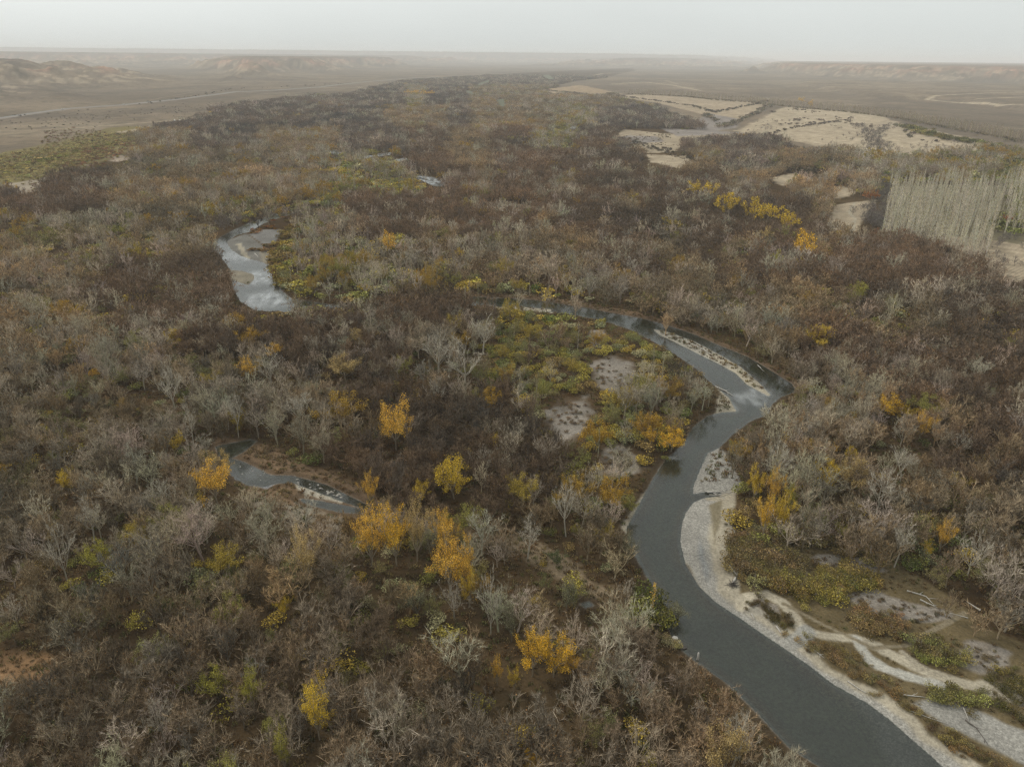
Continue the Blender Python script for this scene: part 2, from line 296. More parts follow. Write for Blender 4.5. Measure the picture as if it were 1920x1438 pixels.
def ground_mat():
    m, t, o = new_mat("ground_surface")
    a = nd(t, 'ShaderNodeAttribute', attribute_name='look'); pb = nd(t, 'ShaderNodeAttribute', attribute_name='pebble'); fu = nd(t, 'ShaderNodeAttribute', attribute_name='furrow')
    g = nd(t, 'ShaderNodeNewGeometry')
    n1 = nd(t, 'ShaderNodeTexNoise'); n1.inputs['Scale'].default_value = 1.3; n1.inputs['Detail'].default_value = 5; n1.inputs['Roughness'].default_value = .7
    n3 = nd(t, 'ShaderNodeTexNoise'); n3.inputs['Scale'].default_value = .09; n3.inputs['Detail'].default_value = 4; n3.inputs['Roughness'].default_value = .65
    vo = nd(t, 'ShaderNodeTexVoronoi'); vo.inputs['Scale'].default_value = 4.0
    wv = nd(t, 'ShaderNodeTexWave'); wv.inputs['Scale'].default_value = .085; wv.inputs['Distortion'].default_value = .8; wv.inputs['Detail Scale'].default_value = .5
    mp = nd(t, 'ShaderNodeMapping'); mp.inputs['Rotation'].default_value = (0, 0, R(-32))
    for n in (n1, n3, vo): t.links.new(g.outputs['Position'], n.inputs['Vector'])
    t.links.new(g.outputs['Position'], mp.inputs[0]); t.links.new(mp.outputs[0], wv.inputs['Vector'])
    s1 = mathn(t, 'MULTIPLY_ADD', n1.outputs[0], 1.5, .25); s3 = mathn(t, 'MULTIPLY_ADD', n3.outputs[0], .9, .55)
    sep = nd(t, 'ShaderNodeSeparateColor'); t.links.new(vo.outputs['Color'], sep.inputs[0])
    stone = mathn(t, 'MULTIPLY_ADD', mathn(t, 'POWER', sep.outputs[0], 1.6), .5, .8)
    pm = nd(t, 'ShaderNodeMix'); pm.data_type = 'FLOAT'; t.links.new(pb.outputs['Fac'], pm.inputs[0]); pm.inputs[2].default_value = 1.0; t.links.new(stone, pm.inputs[3])
    fm = nd(t, 'ShaderNodeMix'); fm.data_type = 'FLOAT'; t.links.new(fu.outputs['Fac'], fm.inputs[0]); fm.inputs[2].default_value = 1.0
    t.links.new(mathn(t, 'MULTIPLY_ADD', wv.outputs[1], .75, .5), fm.inputs[3])
    k = mathn(t, 'MULTIPLY', mathn(t, 'MULTIPLY', s1, s3), mathn(t, 'MULTIPLY', pm.outputs[0], fm.outputs[0]))
    c = vscale(t, a.outputs['Color'], k)
    b = nd(t, 'ShaderNodeBump'); b.inputs['Strength'].default_value = .8; b.inputs['Distance'].default_value = .35; t.links.new(n1.outputs[0], b.inputs['Height'])
    d = nd(t, 'ShaderNodeBsdfDiffuse'); t.links.new(c, d.inputs[0]); t.links.new(b.outputs[0], d.inputs['Normal']); t.links.new(d.outputs[0], o.inputs[0])
    return m
def water_mat():
    m, t, o = new_mat("water_surface")
    g = nd(t, 'ShaderNodeNewGeometry'); n = nd(t, 'ShaderNodeTexNoise'); n.inputs['Scale'].default_value = .9; n.inputs['Detail'].default_value = 4; n.inputs['Roughness'].default_value = .65
    mp = nd(t, 'ShaderNodeMapping'); mp.inputs['Scale'].default_value = (1.6, .7, 1); mp.inputs['Rotation'].default_value = (0, 0, R(25))
    t.links.new(g.outputs['Position'], mp.inputs[0]); t.links.new(mp.outputs[0], n.inputs['Vector'])
    n2 = nd(t, 'ShaderNodeTexNoise'); n2.inputs['Scale'].default_value = .16; n2.inputs['Detail'].default_value = 5; t.links.new(mp.outputs[0], n2.inputs['Vector'])
    b = nd(t, 'ShaderNodeBump'); b.inputs['Distance'].default_value = .14; t.links.new(n.outputs[0], b.inputs['Height'])
    rf = nd(t, 'ShaderNodeAttribute', attribute_name='riffle_sheen')
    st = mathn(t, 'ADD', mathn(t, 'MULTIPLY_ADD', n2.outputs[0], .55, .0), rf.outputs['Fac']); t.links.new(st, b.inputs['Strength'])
    fr = nd(t, 'ShaderNodeFresnel'); fr.inputs[0].default_value = 1.7; t.links.new(b.outputs[0], fr.inputs['Normal'])
    gl = nd(t, 'ShaderNodeBsdfGlossy'); gl.inputs['Roughness'].default_value = .08; t.links.new(b.outputs[0], gl.inputs['Normal'])
    tr = nd(t, 'ShaderNodeBsdfTransparent'); tr.inputs[0].default_value = (.80, .83, .74, 1)
    ms = nd(t, 'ShaderNodeMixShader'); t.links.new(fr.outputs[0], ms.inputs[0]); t.links.new(tr.outputs[0], ms.inputs[1]); t.links.new(gl.outputs[0], ms.inputs[2])
    fo = nd(t, 'ShaderNodeBsdfDiffuse'); fo.inputs[0].default_value = (.7, .72, .72, 1)  # pale diffuse for foam and for the sky reflection painted in
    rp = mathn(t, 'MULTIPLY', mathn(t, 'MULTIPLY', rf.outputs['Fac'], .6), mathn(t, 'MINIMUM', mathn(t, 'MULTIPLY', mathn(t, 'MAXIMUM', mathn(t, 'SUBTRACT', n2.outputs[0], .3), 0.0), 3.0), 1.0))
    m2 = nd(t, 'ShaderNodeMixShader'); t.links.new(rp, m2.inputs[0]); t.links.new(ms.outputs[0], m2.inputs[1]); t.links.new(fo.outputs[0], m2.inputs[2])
    t.links.new(m2.outputs[0], o.inputs[0]); return m
def tint_mat(name, attr, leaf=False):
    """bark or leaf: the colour belongs to each tree (its 'wood' or 'leaf' property), every twig or leaf varies a little"""
    m, t, o = new_mat(name)
    a = nd(t, 'ShaderNodeAttribute', attribute_name=attr); a.attribute_type = 'INSTANCER'
    v = nd(t, 'ShaderNodeAttribute', attribute_name='vary')
    k = mathn(t, 'MULTIPLY_ADD', mathn(t, 'POWER', v.outputs['Fac'], 1.5), 1.5, .4)
    c = vscale(t, a.outputs['Vector'], k)
    d = nd(t, 'ShaderNodeBsdfDiffuse'); t.links.new(c, d.inputs[0])
    if leaf:
        tl = nd(t, 'ShaderNodeBsdfTranslucent'); t.links.new(c, tl.inputs[0]); ms = nd(t, 'ShaderNodeMixShader'); ms.inputs[0].default_value = .25
        t.links.new(d.outputs[0], ms.inputs[1]); t.links.new(tl.outputs[0], ms.inputs[2]); t.links.new(ms.outputs[0], o.inputs[0])
    else: t.links.new(d.outputs[0], o.inputs[0])
    return m
def noisy_mat(name, col, var=.5, sc=6.0, rough=.9):
    m, t, o = new_mat(name); tc = nd(t, 'ShaderNodeTexCoord'); n = nd(t, 'ShaderNodeTexNoise'); n.inputs['Scale'].default_value = sc; n.inputs['Detail'].default_value = 5
    t.links.new(tc.outputs['Object'], n.inputs['Vector']); k = mathn(t, 'MULTIPLY_ADD', n.outputs[0], var*2, 1-var)
    cr = nd(t, 'ShaderNodeRGB'); cr.outputs[0].default_value = (*col, 1); c = vscale(t, cr.outputs[0], k)
    b = nd(t, 'ShaderNodeBsdfPrincipled'); b.inputs['Roughness'].default_value = rough; t.links.new(c, b.inputs['Base Color']); t.links.new(b.outputs[0], o.inputs[0]); return m
M_G, M_W = ground_mat(), water_mat()
M_WOOD, M_LEAF = tint_mat("bark", "wood"), tint_mat("autumn_leaf", "leaf", True)
M_DRIFT, M_DARKWOOD = noisy_mat("bleached_wood", (.42, .39, .34)), noisy_mat("dark_wood", (.10, .085, .07))
M_ROCK, M_WHITE, M_ROAD, M_GLASS = noisy_mat("pale_rock", (.27, .25, .21)), noisy_mat("white_paint", (.78, .76, .72), .1), noisy_mat("asphalt", (.16, .155, .145), .15, .05), noisy_mat("car_glass", (.03, .035, .04), .1, 3, .2)
M_TYRE = noisy_mat("tyre_rubber", (.02, .02, .02), .2)

# ------------------------------------------------------------ ground and water meshes
def mesh_from(name, V, Fq, mats, attrs=None, fmat=None, smooth=False):
    me = bpy.data.meshes.new(name); V = np.asarray(V, np.float32); me.vertices.add(len(V)); me.vertices.foreach_set("co", V.ravel())
    if isinstance(Fq, np.ndarray):
        k = Fq.shape[1]; idx = Fq.astype(np.int32).ravel(); tot = np.full(len(Fq), k, np.int32)
    else:
        idx = np.array([i for f in Fq for i in f], np.int32); tot = np.array([len(f) for f in Fq], np.int32)
    st = np.concatenate([[0], np.cumsum(tot)[:-1]]).astype(np.int32)[:len(tot)]
    if len(tot): me.loops.add(len(idx)); me.loops.foreach_set("vertex_index", idx)
    if len(tot): me.polygons.add(len(tot)); me.polygons.foreach_set("loop_start", st); me.polygons.foreach_set("loop_total", tot)
    for m in mats: me.materials.append(m)
    if fmat is not None: me.polygons.foreach_set("material_index", np.asarray(fmat, np.int32))
    if len(tot): me.polygons.foreach_set("use_smooth", np.full(len(tot), smooth))
    for nme, (ty, arr) in (attrs or {}).items():
        at_ = me.attributes.new(nme, ty, 'POINT')
        if ty == 'FLOAT': at_.data.foreach_set("value", np.asarray(arr, np.float32))
        elif ty == 'FLOAT_COLOR': at_.data.foreach_set("color", np.concatenate([arr, np.ones((len(arr), 1))], 1).astype(np.float32).ravel())
        elif ty == 'FLOAT_VECTOR': at_.data.foreach_set("vector", np.asarray(arr, np.float32).ravel())
        elif ty == 'INT': at_.data.foreach_set("value", np.asarray(arr, np.int32))
    me.update(calc_edges=True); return me
def link(name, me, parent=None, **props):
    o = bpy.data.objects.new(name, me); S.collection.objects.link(o)
    if parent: o.parent = parent
    for k, v in props.items(): o[k] = v
    return o
ang = np.concatenate([np.linspace(-math.pi, -R(54), 50)[:-1], np.arange(-R(54), R(54), .0026), np.linspace(R(54), math.pi, 50)])
rad = [8.0]
while rad[-1] < 90: rad.append(rad[-1]*1.05)
while rad[-1] < 800: rad.append(rad[-1]*1.0031)
while rad[-1] < 3000: rad.append(rad[-1]*1.006)
while rad[-1] < 62000: rad.append(rad[-1]*1.011)
rad = np.array(rad); na, nr = len(ang), len(rad)
GX = (rad[:, None]*np.sin(ang)[None]).ravel(); GY = (rad[:, None]*np.cos(ang)[None]).ravel()
GZ, GW = height(GX, GY)
col, peb, fur = ground_look(GX, GY, GZ, GW)
ii = np.arange(nr-1)[:, None]*na+np.arange(na-1)[None]; ii = ii.ravel()
FQ = np.stack([ii, ii+1, ii+1+na, ii+na], 1)
Vg = np.stack([GX, GY, GZ], 1); hub = np.vstack([Vg])
me = mesh_from("ground", Vg, FQ, [M_G], {'look': ('FLOAT_COLOR', col), 'pebble': ('FLOAT', peb), 'furrow': ('FLOAT', fur)}, smooth=True)
link("ground", me, kind='structure', label='valley floor of leaf litter, gravel and dry steppe rising to far plateaus')
RIFF_SHEEN = [(1405, 748, 9, .45), (1425, 735, 6, .45), (1360, 762, 7, .3), (1262, 858, 2, .6), (450, 480, 22, .5), (440, 430, 18, .2), (490, 520, 22, .6), (1250, 605, 8, .3), (510, 560, 22, .6), (800, 337, 60, .7), (628, 284, 90, .8), (700, 292, 90, .7), (940, 190, 140, .9), (880, 173, 160, .9), (905, 155, 200, .9), (1025, 145, 200, .9), (1075, 240, 80, .8), (752, 300, 80, .7), (470, 888, 6, .15), (640, 1, 0, 0)]  # white water at the bend; painted sky sheen on upper loop and backwaters
def water_object(name, polys, barl, **props):
    d = np.full(GX.shape, 1e3)
    for w in polys: d = np.minimum(d, sdist(w, GX, GY, 8))
    k = d[FQ].min(1) < 1.5; f = FQ[k]; u, inv = np.unique(f, return_inverse=True); f = inv.reshape(f.shape)
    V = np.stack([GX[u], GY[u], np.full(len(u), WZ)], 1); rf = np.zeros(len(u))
    for px, py, rr, s in RIFF_SHEEN:
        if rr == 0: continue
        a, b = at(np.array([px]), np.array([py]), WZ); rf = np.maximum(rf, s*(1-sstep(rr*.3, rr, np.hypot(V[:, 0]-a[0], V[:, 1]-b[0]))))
    link(name, mesh_from(name, V, f, [M_W], {'riffle_sheen': ('FLOAT', rf)}, smooth=True), kind='structure', **props)
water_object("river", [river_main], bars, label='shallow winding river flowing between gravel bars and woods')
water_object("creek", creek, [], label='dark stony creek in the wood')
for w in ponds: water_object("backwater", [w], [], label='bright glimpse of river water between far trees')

# ------------------------------------------------------------ tree shapes
class MB:
    def __init__(s): s.v = []; s.f = []; s.m = []; s.a = []
    def tube(s, pts, rads, sides=4, mat=0, vary=None):
        base = None; va = random.random() if vary is None else vary
        for i, (p, r) in enumerate(zip(pts, rads)):
            d = (pts[min(i+1, len(pts)-1)]-pts[max(i-1, 0)]).normalized(); a = d.orthogonal().normalized(); b = d.cross(a)
            if i == 0: ref = a
            else: a = (ref-d*ref.dot(d)).normalized(); b = d.cross(a); ref = a
            n0 = len(s.v)
            for k in range(sides):
                t = 2*math.pi*k/sides; s.v.append(tuple(p+a*(math.cos(t)*r)+b*(math.sin(t)*r))); s.a.append(va)
            if base is not None:
                for k in range(sides): s.f.append((base+k, base+(k+1) % sides, n0+(k+1) % sides, n0+k)); s.m.append(mat)
            base = n0
        s.f.append(tuple(range(base, base+sides))); s.m.append(mat)
    def sliver(s, p, q, w, mat=0):
        d = (q-p); a = Vector((random.gauss(0, 1), random.gauss(0, 1), random.gauss(0, 1))).cross(d)
        if a.length < 1e-6: return
        a = a.normalized()*w; n = len(s.v); va = random.random()
        s.v += [tuple(p-a), tuple(p+a), tuple(q)]; s.a += [va]*3; s.f.append((n, n+1, n+2)); s.m.append(mat)
    def leaf(s, p, r, mat=1, up=.4):
        nrm = Vector((random.gauss(0, 1), random.gauss(0, 1), random.gauss(0, 1)+up)).normalized(); a = nrm.orthogonal().normalized()
        t = random.uniform(0, 6.28); b = nrm.cross(a); a, b = a*math.cos(t)+b*math.sin(t), b*math.cos(t)-a*math.sin(t); n = len(s.v); va = random.random()
        s.v += [tuple(p-a*r), tuple(p-b*r*.7), tuple(p+a*r), tuple(p+b*r*.7)]; s.a += [va]*4; s.f.append((n, n+1, n+2, n+3)); s.m.append(mat)
    def mesh(s, name, mats): return mesh_from(name, s.v, s.f, mats, {'vary': ('FLOAT', s.a)}, s.m)
RV = lambda k=1.0: Vector((random.gauss(0, k), random.gauss(0, k), random.gauss(0, k)))
def bent(p, d, L, r, n=3, wob=.12, up=.1, taper=.6):
    pts = [p]; rs = [r]; dd = d.copy()
    for i in range(n):
        dd = (dd+RV(wob)+Vector((0, 0, up))).normalized(); p = p+dd*(L/n); pts.append(p); rs.append(r*(1-(1-taper)*(i+1)/n))
    return pts, rs, dd
def bare_tree(H, spread, twigs=7, tw_w=.035, tw_l=1.3, trunk_f=.3, limbs=5, leaves=0, leaf_r=.22, up=.22, lod=0, limb=.6, shell=.35):
    """returns trunk builder, crown builder: trunk and limbs are tubes, the crown is boughs, fine twigs and what leaves are left"""
    T, K = MB(), MB(); th = H*trunk_f; rt = H*.016+.04
    pts, rs, d = bent(Vector((0, 0, -.3)), Vector((RV(.06).x, RV(.06).y, 1)).normalized(), th+.3, rt, 3, .05, .1, .8); T.tube(pts, rs, 5 if not lod else 3, 0, .45)
    top = pts[-1]; lead = limbs+1; ends = []
    for i in range(lead):
        a = 6.283*i/limbs+random.uniform(-.5, .5); el = random.uniform(.5, 1.0) if i < limbs else 1.35
        dl = Vector((math.cos(a)*math.cos(el)*spread, math.sin(a)*math.cos(el)*spread, math.sin(el))).normalized()
        st = pts[-1]*random.uniform(.75, 1.0) if i < limbs else pts[-1]
        LL = (H-th)*random.uniform(.42, .6)*(1 if i < limbs else 1.1)
        p2, r2, d2 = bent(st, dl, LL, rt*limb, 3, .1, up*.6, .5); T.tube(p2, r2, 4 if not lod else 3, 0, .5)
        nb = 4 if not lod else 3
        for j in range(nb+1):
            q = p2[-1] if j >= nb-1 else p2[random.randint(1, 2)]; dj = (d2+RV(.48)+Vector((0, 0, up*.5))).normalized()
            p3, r3, d3 = bent(q, dj, LL*random.uniform(.45, .7), rt*limb*.45, 2, .16, up*.7, .5); K.tube(p3, r3, 3, 0)
            for k in range(3 if not lod else 2):
                q2 = p3[random.randint(1, 2)]; dk = (d3+RV(.5)+Vector((0, 0, up*.4))).normalized()
                L4 = LL*random.uniform(.25, .42)
                e = q2+dk*L4; K.sliver(q2, e, tw_w*1.7); ends.append((q2, e, dk))
    for q2, e, dk in ends:
        for k in range(twigs):
            s0 = q2.lerp(e, random.uniform(shell, 1.05)); dd = (dk+RV(.6)+Vector((0, 0, up))).normalized()
            K.sliver(s0, s0+dd*tw_l*random.uniform(.5, 1.2), tw_w)
        for k in range(leaves):
            s0 = q2.lerp(e, random.uniform(.1, 1.1))+RV(tw_l*.33); K.leaf(s0, leaf_r*random.uniform(.6, 1.3))
    return T, K
def fitted(T, K, H):
    """scale both builders so the tree is exactly H high, return crown radius"""
    z = max(v[2] for v in K.v); s = H/z
    for B in (T, K): B.v = [(x*s, y*s, c*s) for x, y, c in B.v]
    rr = sorted(math.hypot(v[0], v[1]) for v in K.v); return rr[int(len(rr)*.9)]
def poplar(H, r, leaves=0, tw=170, w=.03, leaf_r=.18, low=.12):
    T, K = MB(), MB(); pts, rs, d = bent(Vector((0, 0, -.3)), Vector((0, 0, 1)), H*.97, H*.009+.03, 5, .015, .05, .12); T.tube(pts, rs, 4, 0, .6)
    for i in range(int(tw/4)):
        f = low+(1-low)*(i/(tw/4))**.9; z = f*H; c = Vector((pts[min(5, int(f*5))].x*.5, 0, z)); a = random.uniform(0, 6.28)
        rr = r*(math.sin(min(1, (1.03-f)*1.6)*1.57))*random.uniform(.6, 1.1)
        e = c+Vector((math.cos(a)*rr, math.sin(a)*rr, rr*random.uniform(1.3, 2.2))); K.sliver(c, e, w*1.6)
        for k in range(5):
            s0 = c.lerp(e, random.uniform(.2, 1)); K.sliver(s0, s0+Vector((math.cos(a)*.3+random.gauss(0, .3), math.sin(a)*.3+random.gauss(0, .3), random.uniform(.5, 1.1))), w)
        for k in range(leaves): K.leaf(c.lerp(e, random.uniform(.2, 1.1))+RV(.25), leaf_r*random.uniform(.6, 1.2))
    return T, K
def shrub(H, r, n, leaf_r=.16, stems=9, twigs=0):
    K = MB(); lobes = [(Vector((random.gauss(0, r*.42), random.gauss(0, r*.42), H*random.uniform(.4, .68))), random.uniform(.35, .6)) for _ in range(7)]
    for c, k in lobes:
        pts, rs, d = bent(Vector((c.x*.25, c.y*.25, -.1)), (c+Vector((0, 0, .3))).normalized(), c.length*.95, .05, 2, .1, .1, .4); K.tube(pts, rs, 3, 0)
        for i in range(n//7):
            v = RV().normalized(); rr = random.uniform(.55, 1.05)**.5; q = c+Vector((v.x*r*k*1.15, v.y*r*k*1.15, v.z*H*.42*k*1.25))*rr
            if q.z > .05: K.leaf(q, leaf_r*random.uniform(.6, 1.35), 1, .8)
        for i in range(twigs):
            v = RV().normalized(); v.z = abs(v.z)+.5; K.sliver(c, c+Vector((v.x*r*k, v.y*r*k, v.z*H*.4)), .025)
    return K
def tuft(H, r, n):
    K = MB()
    for i in range(n):
        a = random.uniform(0, 6.28); q = Vector((math.cos(a)*r*random.random(), math.sin(a)*r*random.random(), 0)); K.sliver(q, q*1.4+Vector((random.gauss(0, .12), random.gauss(0, .12), H*random.uniform(.5, 1))), .05, 1)
        K.leaf(q*1.1+Vector((0, 0, H*random.uniform(.2, .8))), .11*random.uniform(.6, 1.3), 1, .6)
    return K
MATS = [M_WOOD, M_LEAF]
class Var: pass
def variant(kind, T, K, H):
    v = Var(); v.kind = kind; v.H = H; v.r = fitted(T, K, H); v.trunk = T.mesh(kind+"_trunk", MATS); v.crown = K.mesh(kind+"_crown", MATS)
    J = MB(); J.v = T.v+K.v; J.a = T.a+K.a; J.m = T.m+K.m; n = len(T.v); J.f = T.f+[tuple(i+n for i in f) for f in K.f]
    v.whole = J.mesh(kind+"_whole", MATS); return v
def variant1(kind, K, H):
    v = Var(); v.kind = kind; v.H = H; z = max(q[2] for q in K.v); K.v = [(a*H/z, b*H/z, c*H/z) for a, b, c in K.v]
    rr = sorted(math.hypot(q[0], q[1]) for q in K.v); v.r = rr[int(len(rr)*.9)]; v.trunk = v.crown = None; v.whole = K.mesh(kind+"_plant", MATS); return v
def mk(kind, H, *a, **k): return variant(kind, *bare_tree(H, *a, **k), H)
LIB = {}
# each kind: near shapes, then coarser shapes for far off
LIB['brown'] = ([mk('brown', 10, random.choice([.75, .95, 1.2]), 17, .034, 1.05, random.choice([.2, .3]), random.choice([4, 5, 6]), random.choice([0, 1, 2]), .14, up=random.choice([.3, .5, .6])) for _ in range(8)], [mk('brown', 10, 1.0, 9, .065, 1.4, .2, 5, 1, .2, lod=1) for _ in range(4)])
LIB['pale'] = ([mk('pale', 14, random.choice([.7, .9, 1.1]), 15, .024, 1.2, random.choice([.25, .33, .42]), random.choice([5, 6]), random.choice([0, 0, 1]), .15, up=.36, limb=.42) for _ in range(7)], [mk('pale', 13, .9, 9, .052, 1.4, .28, 5, 0, lod=1, up=.36, limb=.5) for _ in range(3)])
LIB['yellow'] = ([mk('yellow', 12, 1.1, 3, .025, 1.1, .22, 5, 66, .135) for _ in range(3)]+[mk('yellow', 17, .8, 3, .025, 1.2, .18, 6, 72, .14, up=.4) for _ in range(2)], [mk('yellow', 12, 1.1, 3, .05, 1.2, .18, 5, 34, .27, lod=1) for _ in range(2)])
LIB['olive'] = ([mk('olive', 8, 1.3, 6, .024, .9, .18, 5, 26, .11) for _ in range(3)], [mk('olive', 8, 1.3, 3, .05, 1.1, .15, 5, 8, .27, lod=1) for _ in range(2)])
LIB['shrub'] = ([variant1('shrub', shrub(3, 2.1, 620, .15, twigs=5), 3) for _ in range(5)], [variant1('shrub', shrub(3, 2.2, 170, .30), 3) for _ in range(3)])
LIB['slim'] = ([variant('slim', *poplar(17, 1.2, 2), 17) for _ in range(3)]+[variant('slim', *poplar(17, 1.1, 5), 17) for _ in range(2)], [variant('slim', *poplar(17, 1.35, 1, 170, .048, .25), 17) for _ in range(3)])
LIB['tuft'] = ([variant1('tuft', tuft(.8, .6, 26), .8) for _ in range(4)],)*2
HALFNEAR = 330.0

# ------------------------------------------------------------ what grows where
GRID = """
.....................DDDDDDDD...................
.................DDGDDMMMMMMMS.....................
..........DDDDDDDDMMMDMMMMGGDDDDD...............
..OOOMMMMDDDMMMMDDDBBMMBBGGBB..DDDDDD........GGG
OOOOOOMMMMMPPPPGGGGBBMMBBBBBBB..MMDDMMMMGGGGGGGG
.OBBBMMMMMMPPPHGGGGGBBMBBBMBBBBBBBMM.MMMMGGGGGGG
BBBBBMMMMHHHHHGGBBBBBBBBBBBBBMBBBBBBBBM.........
HHHHHHMMHM....GPPBBBMBBBBMBBBBBMBBBBBBBM........
MHHHHHMHMMB..GGGGGGMMMPPPMMMBBMMBBMBBMMBBBBBB...
MMPHMBBBBBB..GGGGGGGGPPPPPMMBBBMMBMBBBBBBBBBBBB.
MPMMBBBBBBBB.GGGGGGGGGGGGGMPMPPMMPMBMMMBBBBBBBBB
MMMMMBBBBBBBBBBBBBBBBBBYYYYYY.MPPPPPMMMMBMMMBBBB
MMMPMBBBBBBBBBBBBBBPPPPYYYYYYYYY...MMMBBBMMMBBBB
MMMMPPPPPPPPPBBBBBBPPPPYYYYYYYYYY...MBBBBBBBBBBB
MMMMPPPPPPPPPBBBBBMPPPHYYYYYYYYYYG...PPMBBBBBBBB
MPMPPMMMMPPPPPPPBBBBBBBBYYYYYYYYY...PPPPPPBBBBBB
PPPPMMMMMMMMPPPPPMBBBBBBBYYYYYYYY...PPPPPPPPMMBB
PPPPPPPPPPMMPPPBBBBBBBBBBBYYYYYY..PPPPPPPPMMBBBB
PPPPPPPPPPSSPPBBBBBBBBBBBBBYYY...PPPPPPPPPPMBBMM
PPPPPPPPPPPSSSPMMBBBBBBBBBMYYY....YYPPPPPPMMMBMB
PPPPPPPPPPPPPSSPHHBBBBBBMBMM......YYYPMMMMMMPMMP
PPPPPPPPPPPPPPPPHHHHHHMMMMMMP.....YYYMPMPPMPMPPP
PPPPPPPPPPPPPPPMMHHHHHPPHMMMM......SSSSSMMMPPPPP
PPMPPPPPPPPPMMMMMMHHHHHHHMHHHM......SSSS..SPPPPP
MMMPPPPPMPMMMMMMNNHHHHHHHHHHHH.....SS......SPPPP
MMMMMMMMMMMMNNNMNNNHHHHHHHHHMYYY............PPPP
MMMMNNNNNNNNNNNNNNNNNNNHHHHHHHYY..............SS
..SMNNNNNNNNNNNNNNNNNNNNNNHHHNNN................
..SNNNNNNNNNNNNNNNNNNNNNNNNNNNNNNN..............
NNNNNNNNNNNNNNNNNNNNNNNNNNNNNNNNNN..............
NNNNNNNNNNNNNNNNNNNNNNNNNNNNNNNNNNNP............
NNNNNNNNNNNNNNNNNNNNNNNNNNNNNNNNNPPPP...........
NNNNNNNNNNNNNNNNNNNNNNNNNNNNNNNNNPPPPP..........
NNNNNNNNNNNNNNNNNNNNNNNNNNNNNNNNNPPPPP..........
""".split()
GRID = [(r+"."*48)[:48] for r in GRID]
GA = np.array([[ord(c) for c in r] for r in GRID])
KINDS = ['brown', 'pale', 'yellow', 'shrub', 'olive', 'slim']
MIX = {'B': (.86, .08, .004, .05, 0, 0), 'M': (.62, .11, .025, .15, .11, 0), 'P': (.50, .20, .03, .14, .13, 0), 'H': (.22, .18, .06, .24, .30, 0),
       'G': (.05, .13, .06, .50, .18, .08), 'Y': (.05, .09, .06, .65, .13, .02), 'N': (.76, .12, .008, .07, .042, 0), 'D': (.84, .10, .006, .05, .01, 0),
       'O': (.04, 0, 0, .96, 0, 0), 'S': (.15, .15, .02, .6, .08, 0)}
DENS = {'B': 1, 'M': .96, 'P': .9, 'H': .85, 'G': 1, 'Y': 1, 'N': .97, 'D': 1, 'O': .8, 'S': .22}
CLEAR = [pline(s) for s in (
 "1108,675 1150,664 1190,680 1194,704 1172,755 1146,750 1114,724 1104,696", "1020,775 1058,742 1130,735 1118,772 1104,820 1058,842 1028,812", "1128,856 1160,840 1198,852 1188,880 1150,894 1128,880",
 "1108,625 1132,622 1130,648 1110,646", "838,375 870,377 920,382 970,385 1035,392 1000,396 940,394 890,388 848,380", "-100,1220 60,1222 130,1236 125,1264 60,1278 -100,1285", "468,440 490,433 526,433 514,454 490,455",
 "430,845 500,838 560,872 640,892 690,925 700,948 640,955 560,945 500,925 440,900", "1380,246 1470,200 1640,214 1842,264 1850,280 1780,292 1700,296 1650,293 1560,278 1480,262 1420,252",
 "1210,290 1290,294 1300,310 1290,318 1220,302", "1450,335 1480,328 1550,324 1545,338 1470,346", "1005,170 1090,160 1165,176 1120,183 1040,180", "890,990 960,998 1040,1036 1120,1085 1185,1130 1150,1132 1060,1082 960,1034 890,1010", "1545,358 1580,350 1610,360 1572,372", "1566,385 1642,376 1602,434 1545,430",
 "1655,440 1700,436 1880,445 1925,462 1990,470 1990,545 1920,525 1850,506 1750,466 1700,455", "1658,352 1700,346 1885,350 1990,345 1990,470 1880,452 1640,450", "1140,262 1180,243 1400,246 1400,262 1270,268 1262,300 1300,312 1290,322 1215,304 1200,275",
 "1030,166 1150,157 1300,170 1420,180 1640,205 1620,215 1430,192 1200,178 1100,176", "1000,563 1150,590 1250,612 1240,600 1150,576")]
SIGHT = [river_main]+ponds+creek+[pline(s) for s in (
 "1300,838 1350,832 1390,895 1372,985 1400,1005 1560,1030 1640,1035 1720,1085 1800,1150 1920,1225 2100,1300 2100,1600 1800,1600 1500,1420 1340,1150 1275,1020", "420,440 545,395 548,402 530,455 515,480 500,545 445,560")]
HILL = GA.shape[0]
def at_cls(px, py):
    cx = np.clip((px/40).astype(int), 0, 47); cy = np.clip(((py-120)/40).astype(int), 0, HILL-1); return GA[cy, cx]

def jitter_grid(x0, x1, y0, y1, s):
    nx = int((x1-x0)/s); ny = int((y1-y0)/s); X, Y = np.meshgrid(np.arange(nx), np.arange(ny)); X = X+(Y % 2)*.5
    return (x0+(X+rng.uniform(-.38, .38, X.shape))*s).ravel(), (y0+(Y+rng.uniform(-.38, .38, Y.shape))*s).ravel()
sx, sy = [], []
for (r_a, r_b, s) in ((60, 360, 4.35), (360, 800, 6.0), (800, 1500, 8.0), (1500, 5200, 11.0)):
    X, Y = jitter_grid(-r_b*.95, r_b*.95, r_a*.2, r_b, s); rr = np.hypot(X, Y)
    k = (rr >= r_a) & (rr < r_b) & (np.abs(X) < Y*.86+40); sx.append(X[k]); sy.append(Y[k])
X = np.concatenate(sx); Y = np.concatenate(sy)
px, py, _ = proj(X, Y, np.full(X.shape, 6.0))
wob = (fbm(X, Y, 45, 301)-.5)*90; wob2 = (fbm(X, Y, 45, 302)-.5)*90; near_f = np.clip(250/np.hypot(X, Y), .05, 1)
cls = at_cls(px+wob*near_f, py+wob2*near_f)
out = (px < -150) | (px > 2070) | (py > 1560)
fe = sdist(FOREST_EDGE, X+(fbm(X, Y, 60, 77)-.5)*60, Y+(fbm(X, Y, 60, 78)-.5)*60, 90)
